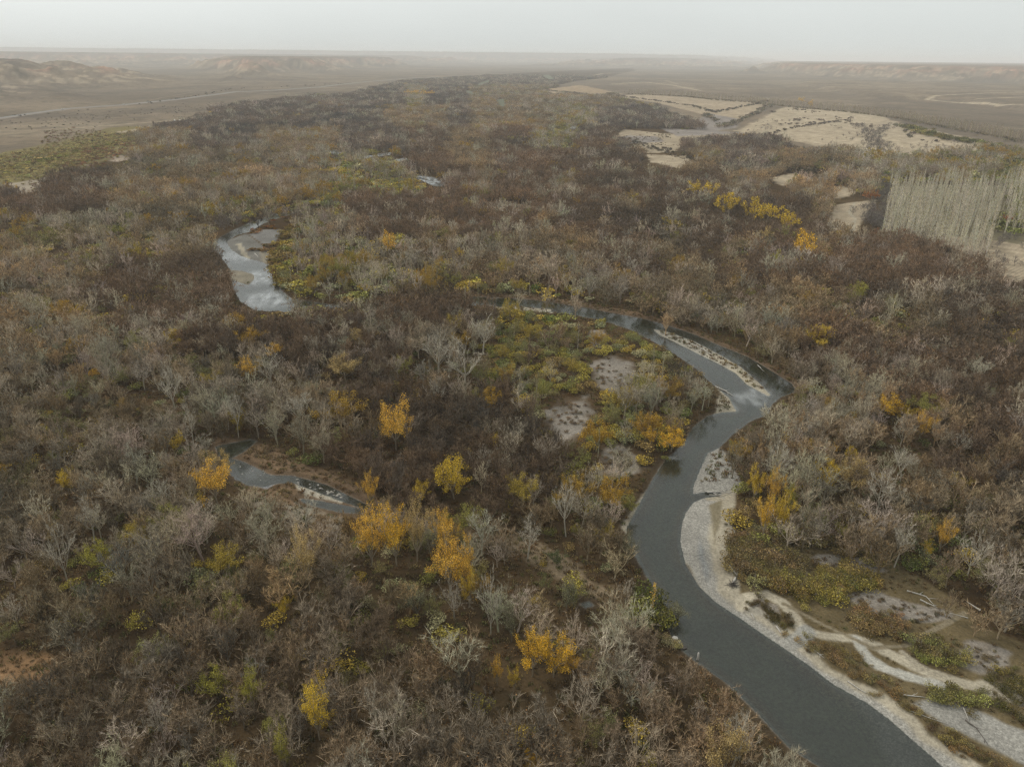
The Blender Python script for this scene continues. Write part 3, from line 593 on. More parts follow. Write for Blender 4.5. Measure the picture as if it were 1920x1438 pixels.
cls = np.where((cls == ord('.')) & (fe < 0) & (py < 420) & (px < 1180), ord('D'), cls); cls = np.where((fe > 0) & (cls != ord('O')), ord('.'), cls)
cls = np.where((py > 1438) & (cls == ord('.')) & (px < 1500), ord('N'), cls)
rr = np.hypot(X, Y)
keep = (cls != ord('.')) & ~out & (rr > 62)
dens = np.zeros(256)
for k, v in DENS.items(): dens[ord(k)] = v
keep &= rng.random(X.size) < dens[cls]
keep &= (fbm(X, Y, 20, 655, 3) > .29) | (cls == ord('B')) | (cls == ord('Y'))
X, Y, cls, rr = X[keep], Y[keep], cls[keep], rr[keep]
mix = np.zeros((256, 6))
for k, v in MIX.items(): mix[ord(k)] = np.array(v)/sum(v)
pr = mix[cls].copy()
clump = fbm(X, Y, 38, 500, 3); pr[:, 1] *= np.clip((clump-.37)*10, .05, 4.0)
clump2 = fbm(X, Y, 30, 511, 3); pr[:, 3] *= np.clip((clump2-.3)*5, .2, 2.2); pr[:, 4] *= np.clip((clump2-.3)*5, .2, 2.2)
pr /= pr.sum(1, keepdims=True); cum = pr.cumsum(1); u = rng.random(X.size)[:, None]; kind = (u > cum).sum(1).clip(0, 5)
# heights
hgt = np.zeros(X.size); U = rng.random(X.size); U2 = rng.normal(0, 1, X.size)
base = {0: (7.8, 5.2), 1: (9.5, 6.5), 2: (8, 5), 3: (2.0, 2.9), 4: (4.5, 3.5), 5: (9, 6)}
for k, (a, b) in base.items(): hgt = np.where(kind == k, a+b*U, hgt)
hgt = np.where(cls == ord('O'), .8+1.5*U, hgt); hgt = np.where((cls == ord('S')) & (kind == 3), .8+1.6*U, hgt)
hgt = np.where((cls == ord('G')) & (kind == 3), 3+3*U, hgt)
hgt *= (.6+.85*fbm(X, Y, 45, 640, 3)); hgt = np.where((rr > 800), hgt*1.12, hgt); hgt = np.where((rr > 1500), hgt*1.05, hgt)
# nothing stands in water or on bare ground; nothing tall hides the open reaches of the river
ok = water_sd(X, Y) > np.where(kind == 3, .8, 1.6)
for poly in CLEAR: ok &= (sdist(poly, X, Y, 5)+(fbm(X, Y, 8, 411)-.5)*4*(rr < 500) > np.where(rr > 900, 6, 1.0))
HID = pline("552,545 700,545 880,545 890,600 700,610 540,604")
for f in (.55, 1.0):
    t = CAM_H/(CAM_H-hgt*f); xs, ys = X*t, Y*t
    hid = inside(HID, xs, ys)
    for poly in SIGHT: ok &= (sdist(poly, xs, ys, 6) > (hgt*.12 if f == .55 else 0)) | hid
lowp = (kind == 3)
X, Y, cls, rr, kind, hgt, U, U2 = [q[ok] for q in (X, Y, cls, rr, kind, hgt, U, U2)]

def hsv(n, c, spread): return np.clip(c*(1+rng.normal(0, spread, (n, 1)))*(1+rng.normal(0, spread*.22, (n, 3))), .004, .9)
n = X.size; wood = np.zeros((n, 3)); leaf = np.zeros((n, 3))
WB = {'B': C(.185, .138, .10), 'M': C(.30, .235, .155), 'P': C(.33, .265, .19), 'H': C(.33, .265, .165), 'N': C(.26, .21, .155), 'D': C(.175, .145, .125), 'G': C(.27, .22, .15), 'Y': C(.25, .19, .13), 'O': C(.16, .12, .08), 'S': C(.22, .17, .12)}
for k, c in WB.items():
    q = cls == ord(k); wood[q] = c
big = fbm(X, Y, 110, 700)[:, None]
wood = wood*(1+rng.normal(0, .22, (n, 1)))*(1+rng.normal(0.04, .06, (n, 1))*[1, .1, -1.1])*(1+(big-.5)*[1.3, 1.0, .75])
wood[kind == 1] = hsv((kind == 1).sum(), C(.41, .36, .285), .18); wood[kind == 5] = hsv((kind == 5).sum(), C(.36, .32, .26), .12)
wood[kind == 2] = hsv((kind == 2).sum(), C(.3, .25, .18), .1)
leaf[:] = C(.19, .105, .045)*(1+rng.normal(0, .2, (n, 1)))
leaf[kind == 1] = C(.30, .26, .13)
YEL = np.array([(.50, .30, .04), (.46, .34, .06), (.44, .28, .05), (.34, .31, .08)])
q = kind == 2; leaf[q] = YEL[rng.integers(0, 4, q.sum())]*.85
SH = 2.1*np.array([(.135, .13, .035), (.20, .165, .035), (.085, .10, .03), (.25, .18, .035), (.17, .12, .045), (.15, .15, .075), (.22, .20, .11)])
q = kind == 3; pY = np.array([.20, .22, .10, .20, .10, .10, .08]); leaf[q] = SH[rng.choice(7, q.sum(), p=pY)]; leaf[q] *= (1+rng.normal(0, .14, (q.sum(), 1)))
q = (kind == 3) & np.isin(cls, [ord(c) for c in 'NBMPD']); leaf[q] = leaf[q]*.85
q = cls == ord('O'); OC = np.array([(.17, .14, .045), (.19, .13, .055), (.24, .19, .06), (.20, .10, .05)]); leaf[q] = OC[rng.integers(0, 4, q.sum())]*(.8+.4*fbm(X[q], Y[q], 50, 3))[:, None]
q = kind == 4; leaf[q] = hsv(q.sum(), C(.29, .27, .10), .2); wood[q] = hsv(q.sum(), C(.22, .18, .13), .1)
q = kind == 5; leaf[q] = hsv(q.sum(), C(.26, .22, .07), .15)
wood = wood*[1.04, 1.0, .93]; leaf = np.clip(leaf, .004, .9); wood = np.clip(wood, .004, .9)

# the poplar plantation in rows, and the shelterbelt of slim trees along the far fields
def rows(corners, nr_, nc_, jit=.5):
    c = P(corners); out = []
    for i in range(nr_):
        for j in range(nc_):
            a = i/(nr_-1); b = j/(nc_-1); p = (c[0]*(1-b)+c[1]*b)*(1-a)+(c[3]*(1-b)+c[2]*b)*a; out.append((p[0]+random.gauss(0, jit), p[1]+random.gauss(0, jit)))
    return np.array(out)
plant = rows([(1650, 452), (1845, 490), (1882, 352), (1676, 348)], 46, 24, 1.5); plant2 = rows([(1885, 440), (1990, 455), (1990, 345), (1890, 350)], 30, 11, .8)
belt_l = pline("1180,177 1280,181 1330,187 1400,192 1440,197 1520,205 1600,212 1680,222 1760,238 1840,252 1940,272")
belt = []
for a, b in zip(belt_l[:-1], belt_l[1:]):
    L = np.hypot(*(b-a))
    for t in np.arange(0, 1, 5.5/L):
        for w in (-7, 0, 7): belt.append((a+(b-a)*t+np.array([random.gauss(0, 2), w+random.gauss(0, 2)])))
belt = np.array(belt)
def add(pts, kd, h, wd, lf, cl='L'):
    global X, Y, cls, kind, hgt, wood, leaf, rr
    m = len(pts)
    X = np.append(X, pts[:, 0]); Y = np.append(Y, pts[:, 1]); cls = np.append(cls, np.full(m, ord(cl))); kind = np.append(kind, np.full(m, kd)); hgt = np.append(hgt, h)
    wood = np.vstack([wood, wd]); leaf = np.vstack([leaf, lf]); rr = np.hypot(X, Y)
for pts, h0 in ((plant, 15.5), (plant2, 17)):
    m = len(pts); k = rng.random(m) < .42+.75*fbm(pts[:, 0], pts[:, 1], 14, 41); pts = pts[k]; m = len(pts); gy = fbm(pts[:, 0], pts[:, 1], 26, 4)[:, None]
    add(pts, 5, h0*(1+rng.normal(-.04, .2, m))*(.5+.95*fbm(pts[:, 0], pts[:, 1], 16, 47, 3)), hsv(m, C(.60, .545, .44), .10), np.clip(C(.46, .37, .10)*(.6+.8*gy), 0, 1))
m = len(belt); f = (belt[:, 0] > 900)
add(belt, 5, np.where(f, 17, 17)*(1+rng.normal(0, .15, m)), hsv(m, C(.36, .30, .22), .12), hsv(m, C(.36, .26, .09), .25))
lo = belt+np.stack([rng.normal(0, 6, m), rng.normal(-14, 8, m)], 1); add(lo[::2], 3, 2+3*rng.random(m)[::2], hsv(m, C(.2, .17, .14), .1)[::2], hsv(m, C(.20, .16, .09), .25)[::2], 'O')
def strip(s, n_, w, kd, h, wd, lf, cl='O'):
    l = pline(s); out = []; seg = np.hypot(*(l[1:]-l[:-1]).T); cum_ = np.concatenate([[0], seg.cumsum()])
    for t in np.sort(rng.random(n_))*cum_[-1]:
        i = min(np.searchsorted(cum_, t, side='right')-1, len(seg)-1); p = l[i]+(l[i+1]-l[i])*(t-cum_[i])/seg[i]; out.append(p+rng.normal(0, w, 2))
    out = np.array(out); add(out, kd, h*(.6+.8*rng.random(n_)), hsv(n_, wd, .12), hsv(n_, lf, .3), cl)
DK, DL = C(.2, .17, .145), C(.19, .16, .105)
strip("1160,181 1230,190 1300,200 1340,212 1420,196 1440,190", 160, 4, 3, 4, DK, C(.10, .085, .06)); strip("1320,215 1360,240 1400,222 1440,200", 130, 5, 3, 5, DK, DL)
strip("1300,262 1400,256 1440,252 1490,240 1560,230 1600,222", 90, 3, 3, 3.2, DK, C(.09, .07, .05)); strip("1440,212 1500,205 1640,240 1500,222 1470,235 1600,228", 80, 9, 3, 3.2, DK, C(.10, .075, .055))
strip("1610,235 1630,250 1640,270 1650,288 1630,262 1660,240 1680,235", 190, 9, 0, 6, DK, DL); strip("1700,238 1730,252 1780,262 1840,272 1870,285 1920,290", 170, 9, 3, 6, DK, C(.17, .15, .05))
strip("-150,330 -50,300 60,290 150,275 240,250 200,270 100,285 20,310 100,305 180,290 60,325 -60,345 0,320 120,300 220,262", 1700, 19, 3, 2.2, DK, C(.34, .275, .11)); strip("120,300 200,275 260,265 200,290 140,312", 300, 12, 3, 2, DK, C(.26, .13, .06)); strip("1400,250 1480,225 1560,240 1640,250 1560,265 1620,280 1700,280 1760,275 1700,290 1800,285 1780,268", 120, 16, 0, 4, DK, C(.2, .15, .09)); strip("1145,255 1200,262 1250,250 1240,285 1290,300 1230,292", 110, 10, 3, 1.6, DK, C(.18, .14, .08)); strip("1885,440 1915,410 1930,370 1900,345 1960,380 1940,430", 160, 6, 3, 6, DK, C(.24, .23, .07)); strip("1690,245 1715,255 1700,262 1760,268", 9, 6, 3, 5, DK, C(.09, .07, .05)); strip("1400,300 1500,306 1600,312 1640,322 1560,340 1480,316 1380,310", 330, 9, 3, 6, DK, C(.115, .09, .055))
strip("1580,345 1640,330 1660,350 1650,372 1640,400 1650,430 1620,410", 260, 6, 0, 6, DK, C(.12, .105, .06)); strip("1170,262 1240,282 1300,300 1400,325 1440,335", 120, 7, 3, 3, DK, C(.10, .08, .05))
strip("1690,300 1760,305 1840,300 1920,310 1950,325", 260, 9, 3, 6, DK, C(.13, .125, .045)); strip("1870,470 1900,440 1920,430 1890,500 1850,470 1830,450", 50, 6, 0, 4, DK, C(.10, .075, .055))
strip("1000,168 1100,178 1160,181", 110, 5, 3, 5, DK, DL); strip("0,222 250,200 440,168 640,158", 60, 9, 3, 3, DK, C(.08, .07, .045))
strip("0,250 150,230 300,215 500,190 400,200 200,215 0,235", 260, 45, 3, 1.6, DK, C(.10, .085, .055))
strip("1640,1045 1560,1010 1480,1005 1420,1020 1400,1050 1440,1080 1480,1060 1400,1030", 260, 3.2, 3, 2.6, DK, C(.25, .185, .075)); strip("1440,1075 1500,1110 1560,1100 1620,1085 1580,1090 1520,1105", 170, 2.2, 3, 2.4, DK, C(.29, .23, .06))
strip("1600,1150 1650,1165 1690,1175 1650,1180 1610,1160", 60, 1.6, 3, 1.8, DK, C(.25, .17, .07)); strip("1500,1205 1560,1225 1600,1245 1560,1220 1650,1290 1720,1340 1800,1400 1880,1438", 95, 1.2, 3, 1.3, DK, C(.26, .19, .075))
strip("1720,1215 1770,1235 1790,1240 1740,1225", 40, 1.6, 3, 1.9, DK, C(.24, .21, .07)); strip("1755,1305 1800,1315 1815,1318 1780,1308", 30, 1.3, 3, 1.9, DK, C(.24, .22, .07)); strip("1880,1285 1920,1275 1850,1300 1920,1335 1960,1290", 50, 2, 3, 1.5, DK, C(.14, .12, .04))
strip("1400,1145 1420,1135 1425,1125 1440,1160 1470,1175 1480,1165 1440,1150", 46, .9, 3, 1.0, DK, C(.13, .10, .035)); strip("1380,990 1385,1030 1400,1070 1420,1100 1470,1115", 46, 1.6, 3, 1.1, DK, C(.14, .11, .05))
strip("1200,1125 1230,1130 1245,1150 1255,1175 1220,1150", 26, 1.5, 3, 3.2, DK, C(.13, .125, .03)); strip("1250,1195 1262,1205 1275,1213", 14, .8, 3, 1.3, DK, C(.30, .25, .12))
strip("500,415 540,408 560,425 545,440 500,425 480,440 470,430", 60, 1.5, 3, 1.6, DK, C(.24, .12, .04)); strip("505,505 512,522 530,548 508,500 520,482 528,465 540,445 556,425 560,408", 190, 3.5, 3, 3, DK, C(.24, .17, .05)); strip("470,470 490,470 515,472 520,460 500,462", 50, 1.5, 3, 1.6, DK, C(.24, .15, .06)); strip("1110,690 1150,700 1180,720 1150,740 1130,690 1170,690", 34, 3, 3, 1.1, DK, C(.22, .15, .07)); strip("1030,780 1060,790 1090,800 1060,760 1100,770", 40, 3, 3, 1.1, DK, C(.20, .14, .07)); strip("1125,870 1160,850 1200,870 1180,860", 26, 2.4, 3, 1.1, DK, C(.2, .14, .07)); strip("1590,1115 1680,1135 1770,1150 1700,1160", 40, 1.8, 3, .8, DK, C(.2, .15, .08)); strip("1800,1230 1880,1235 1850,1220", 24, 1.6, 3, .8, DK, C(.2, .15, .08)); strip("-100,300 100,285 250,262 100,310 0,320 200,285", 240, 14, 3, 1.8, DK, C(.26, .21, .05))
strip("60,310 130,290 200,275 230,268", 60, 6, 3, 3, DK, C(.22, .21, .05))
ok = water_sd(X, Y) > .6
X, Y, cls, rr, kind, hgt, wood, leaf = [q[ok] for q in (X, Y, cls, rr, kind, hgt, wood, leaf)]

# hand-surveyed trees: photo pixel of the crown's middle, crown height and width in photo pixels, leaf colour, kind, label
GOLD, ORG, LEM, LIM, TAN = (.78, .47, .05), (.72, .43, .07), (.64, .44, .05), (.38, .34, .06), (.50, .36, .15)
SPOT = [
 (690, 985, 90, 48, ORG, 'yellow', 'amber tree at the left end of the tall gold row below the creek'), (738, 983, 118, 60, GOLD, 'yellow', 'tallest bright gold tree in the row below the creek'),
 (778, 975, 100, 44, TAN, 'yellow', 'fading half bare gold tree right of the tallest gold one'), (833, 978, 66, 38, ORG, 'yellow', 'small orange tree behind the big orange tree in the gold row'),
 (842, 1032, 95, 58, ORG, 'yellow', 'big orange tree at the right of the gold row'), (872, 1042, 70, 36, ORG, 'yellow', 'narrow orange tree touching the big orange tree on its right'), (878, 1088, 52, 24, LEM, 'yellow', 'small yellow sapling in front of the orange trees'),
 (1000, 1212, 62, 60, GOLD, 'yellow', 'wide gold crown standing alone in the lower wood'), (1040, 1216, 60, 62, GOLD, 'yellow', 'gold tree fused to the right side of the wide gold crown'), (1072, 1235, 40, 40, ORG, 'yellow', 'duller orange tree right of the pair of gold crowns'),
 (932, 1245, 40, 18, ORG, 'yellow', 'thin orange sapling left of the wide gold crown'), (964, 1262, 34, 18, LEM, 'yellow', 'short yellow sapling just below left of the wide gold crown'), (1000, 1428, 36, 40, GOLD, 'yellow', 'gold tree cut by the lower edge in the middle'),
 (588, 1308, 80, 50, LEM, 'yellow', 'ragged yellow tree below the tall gold row, lower left wood'), (400, 1268, 44, 50, LIM, 'yellow', 'yellow green tree in the lower left wood, left of another'), (466, 1282, 60, 38, LIM, 'yellow', 'slender yellow green tree right of the round yellow green one'),
 (530, 1130, 34, 28, LEM, 'yellow', 'small yellow tree among grey trees left of the gold row'), (1365, 1408, 80, 84, TAN, 'yellow', 'pale yellow bushy tree on the river bank near the lower edge'), (525, 1390, 60, 26, LIM, 'yellow', 'thin green yellow tree below the ragged yellow tree'),
 (726, 448, 30, 30, ORG, 'yellow', 'small orange tree in the brown wood beyond the near river'), (861, 473, 15, 17, LEM, 'yellow', 'tiny yellow tree near pale trees beyond the river'), (738, 782, 66, 58, ORG, 'yellow', 'open orange crown alone in the brown wood above the creek'),
 (850, 882, 58, 56, LEM, 'yellow', 'spreading yellow tree halfway between creek and island'), (786, 915, 34, 30, LEM, 'yellow', 'small yellow tree down left of the spreading yellow one'), (692, 905, 46, 28, ORG, 'yellow', 'orange tree on the far bank of the creek'),
 (929, 822, 26, 15, LEM, 'yellow', 'thin yellow tree in brown wood left of the island gravel'), (322, 632, 32, 30, LEM, 'yellow', 'yellow topped tree among the pale trees of the left wood'), (513, 654, 24, 32, ORG, 'yellow', 'orange topped tree above a white tree in the left wood'),
 (460, 683, 36, 28, ORG, 'yellow', 'round dark orange tree in the left wood'), (178, 697, 16, 20, ORG, 'yellow', 'tiny orange tree near the left edge'), (120, 895, 38, 30, LEM, 'yellow', 'yellow tree far left of the creek'), (398, 892, 62, 64, ORG, 'yellow', 'large orange tree beside the creek pool'),
 (400, 856, 40, 44, TAN, 'yellow', 'pale orange tree behind the large orange tree by the creek'), (330, 822, 30, 24, LEM, 'yellow', 'small yellow tree up left of the creek'), (620, 772, 22, 20, LEM, 'yellow', 'small lemon yellow tree in the middle left wood'),
 (182, 1032, 44, 46, LIM, 'yellow', 'dull yellow tree under a white barked tree, lower left'), (95, 1000, 36, 30, TAN, 'yellow', 'pale tan tree at the left edge beside the dull yellow tree'), (570, 1030, 90, 34, TAN, 'yellow', 'tall thin faded yellow tree left of the gold row'),
 (1505, 450, 46, 46, GOLD, 'yellow', 'bright gold tree in the far wood left of the plantation'), (1540, 628, 38, 46, LEM, 'yellow', 'lone yellow tree in the brown wood beyond the river bend'), (1672, 754, 34, 40, GOLD, 'yellow', 'gold tree above the mixed wood right of the river'),
 (1735, 787, 40, 28, ORG, 'yellow', 'round orange gold tree right of the gold one above the mixed wood'), (1706, 768, 26, 34, LEM, 'yellow', 'yellow tree between the two gold trees right of the river'), (1562, 835, 20, 26, ORG, 'yellow', 'small orange crown in the mixed wood right of the river'),
 (1552, 880, 44, 42, LEM, 'yellow', 'broad yellow tree in the mixed wood, left of a duller one'), (1602, 884, 56, 48, TAN, 'yellow', 'broad dull gold tree in the mixed wood, right of the yellow one'), (1597, 846, 24, 20, LEM, 'yellow', 'small yellow crown above the broad dull gold tree'),
 (1422, 893, 50, 30, LEM, 'yellow', 'yellow tree at the river end of the shrub thicket'), (1455, 905, 58, 17, ORG, 'yellow', 'thin orange poplar in the shrub thicket by the gravel bar'), (1470, 950, 66, 20, LEM, 'yellow', 'tall thin yellow tree in the middle of the thicket'),
 (1440, 952, 60, 18, GOLD, 'yellow', 'thin gold tree left of the tall thin yellow one in the thicket'), (1488, 925, 46, 20, LIM, 'yellow', 'green yellow tree at the right of the thicket'), (1773, 996, 46, 30, ORG, 'yellow', 'lone orange tree in the wood right of the gravel flats'),
 (1742, 1026, 26, 20, LEM, 'yellow', 'small yellow tree left below the lone orange tree'), (1580, 988, 22, 22, LIM, 'yellow', 'yellow green bush at the upper edge of the gravel flats'), (1262, 812, 36, 42, GOLD, 'yellow', 'gold tree on the island bank above the pool'), (1222, 812, 28, 18, GOLD, 'yellow', 'small gold cone shaped tree on the island'),
 (1226, 1112, 42, 12, GOLD, 'poplar', 'narrow gold spire poplar on the near bank'), (1318, 352, 20, 44, LEM, 'yellow', 'dull yellow tree farthest left in the far yellow row'), (1366, 377, 30, 46, LEM, 'yellow', 'yellow tree second in the far yellow row'), (1415, 385, 28, 44, LEM, 'yellow', 'yellow tree third in the far yellow row'),
 (1442, 396, 26, 40, LEM, 'yellow', 'yellow tree fourth in the far yellow row'), (1476, 407, 20, 36, LEM, 'yellow', 'yellow tree at the right end of the far yellow row'), (1438, 438, 24, 28, TAN, 'yellow', 'faded yellow tree below the far yellow row'), (1612, 540, 26, 30, LIM, 'yellow', 'pale green yellow tree in the brown wood right of centre'),
 (1458, 482, 26, 22, LIM, 'yellow', 'green yellow tree left below the bright gold far tree'), (1500, 490, 22, 18, LEM, 'yellow', 'small yellow tree straight below the bright gold far tree'), (1502, 187, 10, 10, ORG, 'yellow', 'orange tree in the far shelterbelt, left of two'), (1522, 193, 11, 9, ORG, 'yellow', 'orange tree in the far shelterbelt, right of two'),
 (765, 173, 8, 14, ORG, 'yellow', 'leftmost of the far orange trees by the steppe edge'), (780, 173, 8, 16, ORG, 'yellow', 'second of the far orange trees by the steppe edge'), (796, 174, 8, 15, ORG, 'yellow', 'third of the far orange trees by the steppe edge'), (809, 174, 8, 13, ORG, 'yellow', 'rightmost of the far orange trees by the steppe edge'),
 (1690, 430, 12, 14, (.30, .10, .04), 'yellow', 'red leaved small tree left of the plantation foot'), (1645, 433, 12, 14, (.32, .10, .04), 'yellow', 'red small tree beside the furrowed field'), (1635, 365, 10, 24, (.36, .14, .04), 'yellow', 'rusty orange trees behind the furrowed field'), (1892, 408, 12, 16, (.36, .12, .03), 'yellow', 'red orange tree at the right end of the plantation'),
 (665, 625, 22, 30, TAN, 'yellow', 'faint yellow tree in the middle left brown wood'), (645, 682, 38, 56, TAN, 'yellow', 'wide pale tan tree in the middle left wood'), (415, 600, 16, 30, LIM, 'yellow', 'dull green yellow tree left of the lower river loop'), (145, 578, 16, 26, LEM, 'yellow', 'little yellow tree by the left edge in the brown wood'),
 (500, 668, 60, 50, None, 'pale', 'white branched tree below the orange topped one'), (315, 705, 66, 44, None, 'pale', 'broad white tree in the left wood below the yellow topped tree'), (560, 755, 50, 76, None, 'pale', 'wide flat white tree above the creek'), (352, 780, 62, 28, None, 'pale', 'thin white tree with bare trunk up left of the creek'),
 (437, 760, 62, 30, None, 'pale', 'thin white tree with long bare trunk right of another'), (1065, 930, 80, 46, None, 'pale', 'white tree in the brown wood left of the island tip'), (990, 995, 60, 50, None, 'pale', 'bright white tree above the overgrown creek bed'), (850, 1105, 60, 52, None, 'pale', 'white flat topped tree right of the gold row'),
 (920, 1100, 90, 26, None, 'pale', 'thin white tree with long trunk right of the flat topped one'), (1462, 850, 90, 60, None, 'pale', 'large grey fan shaped tree beside the river pool'), (1510, 800, 50, 44, None, 'pale', 'grey tree behind the large fan shaped tree'), (1660, 900, 70, 60, None, 'pale', 'grey white tree right of the broad dull gold tree'),
 (1695, 1000, 70, 40, None, 'pale', 'white barked tree above the gravel flats'), (1835, 1020, 70, 50, None, 'pale', 'large white tree right of the lone orange tree'), (1700, 860, 50, 44, None, 'pale', 'white tree with forked stems in the right wood'), (1810, 820, 40, 60, None, 'pale', 'wide grey tree in the brown wood at right'),
 (100, 1005, 110, 50, None, 'pale', 'white tree with long leaning trunk near the left edge'), (700, 1305, 70, 44, None, 'pale', 'white branched tree right of the ragged yellow tree'), (160, 960, 70, 50, None, 'pale', 'broad pale tree left of the creek'), (870, 660, 110, 80, None, 'pale', 'biggest white tree in the pale grove left of the island'),
 (820, 640, 80, 60, None, 'pale', 'white tree left of the biggest one in the pale grove'), (905, 610, 60, 60, None, 'pale', 'white tree at the river side of the pale grove'), (1390, 1360, 90, 60, None, 'pale', 'grey tree leaning over the river near the lower edge'), (1275, 1130, 34, 40, None, 'olive', 'silvery willow leaning over the water on the near bank'),
 (1180, 1015, 50, 36, None, 'olive', 'grey green willow on the near bank below the island tip'), (1065, 1100, 50, 44, None, 'olive', 'pale olive tree beside the overgrown creek bed'), (780, 1110, 60, 60, None, 'olive', 'dark olive crown below the orange trees'), (960, 1150, 60, 40, None, 'olive', 'tan olive tree with visible trunk above the wide gold crown'),
 (1045, 1040, 26, 40, None, 'olive', 'round green bush on the open strip by the old creek bed'), (1300, 760, 0, 0, None, 'skip', '')]
SPOT = [s for s in SPOT if s[5] != 'skip']
def phrase(px, py, z_far):
    if py < 260: return 'in the far wood under the plateaus' if px < 1150 else 'along the far dry fields'
    if py < 420: return 'in the wood by the steppe at left' if px < 420 else ('behind the upper river loop' if px < 1050 else ('by the far dry fields' if px > 1480 else 'in the far central wood'))
    if py < 580: return 'left of the upper river loop' if px < 440 else ('between the two river loops' if px < 900 else 'beyond the near river bend')
    if py < 840:
        if px < 560: return 'in the left wood above the creek'
        if px < 930: return 'between the creek and the island'
        if px < 1380: return 'on the island inside the bend'
        return 'right of the river bend'
    if py < 1120:
        if px < 420: return 'left of the creek'
        if px < 760: return 'below the creek'
        if px < 1220: return 'between the creek and the near bank'
        return 'at the right wood by the gravel flats'
    if px < 460: return 'in the lower left wood'
    if px < 900: return 'in the lower wood under the gold row'
    if px < 1480: return 'in the lower wood beside the river'
    return 'on the gravel flats at lower right'
LAND = [(738,983,"tallest gold tree"),(842,1032,"big orange tree"),(1010,1214,"wide gold crown"),(588,1308,"ragged yellow tree"),(400,1268,"round yellow green tree"),(1000,1428,"lower edge gold tree"),(1365,1408,"pale yellow bank tree"),(530,1130,"small sapling in the grey trees"),(40,1248,"orange clearing"),(726,448,"far round orange tree"),
 (738,782,"open orange tree"),(850,882,"spreading yellow tree"),(692,905,"creek bank orange tree"),(322,632,"yellow topped tree"),(460,683,"round dark orange tree"),(178,697,"tiny orange tree"),(120,895,"far left yellow tree"),(398,892,"creekside orange tree"),(1505,450,"bright gold far tree"),(1540,628,"lone yellow tree"),(1700,770,"pair of gold trees"),
 (1555,880,"broad yellow tree"),(1455,905,"thin orange poplar"),(1773,996,"lone orange tree"),(1262,812,"gold island tree"),(1226,1112,"gold spire poplar"),(1415,385,"far yellow tree row"),(870,660,"biggest white tree"),(990,995,"bright white tree"),(1462,850,"large fan shaped tree"),(182,1032,"dull yellow tree"),(1760,400,"poplar plantation middle"),(490,445,"dried pond"),
 (470,885,"creek pool"),(1308,1236,"river stake"),(1665,1135,"middle gravel patch"),(1860,1235,"round gravel patch"),(1590,1050,"upper gravel patch"),(1060,780,"lower island gravel"),(1150,705,"upper island gravel"),(1165,865,"island tip gravel"),(1600,250,"straw field"),(800,340,"far river glimpse"),(940,190,"bright far pond"),(620,772,"lemon yellow tree"),
 (1690,440,"plantation front left corner"),(1765,470,"plantation front edge"),(1838,485,"plantation front right corner"),(1700,400,"plantation left flank"),(1840,410,"plantation right flank"),(1910,440,"far right poplars"),(1870,470,"gap beside the plantation"),(1420,1020,"sand tongue"),(1500,1030,"low thicket"),(1560,1100,"yellow thicket on the flats"),(1430,960,"river thicket"),(1640,1180,"red brown scrub patch"),(1730,460,"plantation front row"),(1800,440,"plantation heart"),
 (200,1180,"thin wood by the clearing"),(760,1180,"wood below the gold row"),(1180,1330,"wood beside the river stake"),(230,1380,"lower left corner wood"),(130,290,"olive scrub"),(1850,900,"right edge wood"),(1900,1100,"right edge grey trees")]
ORD = "nearest second third fourth fifth sixth seventh eighth ninth tenth eleventh twelfth thirteenth fourteenth fifteenth sixteenth seventeenth eighteenth nineteenth twentieth".split()
ORD += ["twenty-"+w for w in "first second third fourth fifth sixth seventh eighth ninth".split()]+["thirtieth"]+["thirty-"+w for w in "first second third fourth fifth sixth seventh eighth ninth".split()]+["fortieth"]+["forty-"+w for w in "first second third fourth fifth sixth seventh eighth ninth".split()]+["fiftieth"]+["fifty-"+w for w in "first second third fourth fifth sixth seventh eighth ninth".split()]
def place_labels(xs, ys, what):
    """each one counted outwards from the nearest thing anyone can find in the photo"""
    L = np.array([(a, b) for a, b, c in LAND], float); dx = xs[:, None]-L[:, 0]; dy = ys[:, None]-L[:, 1]; D = np.hypot(dx, dy); j = D.argmin(1); res = [None]*len(xs); bag = {}
    for i in range(len(xs)):
        a = dx[i, j[i]]; b = dy[i, j[i]]; side = ('right of' if a > 0 else 'left of') if abs(a) > abs(b) else ('below' if b > 0 else 'above'); bag.setdefault((j[i], side), []).append((D[i, j[i]], i))
    for (jj, side), l in bag.items():
        for k, (d, i) in enumerate(sorted(l)): res[i] = f"{ORD[min(k, len(ORD)-1)]} {what} {side} the {LAND[jj][2]}"
    return res
NAME = {'brown': 'brown_bare_tree', 'pale': 'pale_bare_tree', 'yellow': 'yellow_autumn_tree', 'shrub': 'autumn_shrub', 'olive': 'olive_tree', 'slim': 'slim_poplar'}
NAME['olive'] = 'willow_tree'
DESC = {'brown': 'bare brown twiggy tree', 'pale': 'leafless pale grey barked tree', 'yellow': 'thinning yellow leaved tree', 'shrub': 'leafy olive and yellow shrub', 'olive': 'grey green leafed willow', 'slim': 'slim upright pale poplar'}
CAT = {'brown': 'tree', 'pale': 'tree', 'yellow': 'tree', 'shrub': 'shrub', 'olive': 'tree', 'slim': 'tree'}
def ground_z(x, y): return float(height(np.array([x]), np.array([y]))[0][0])
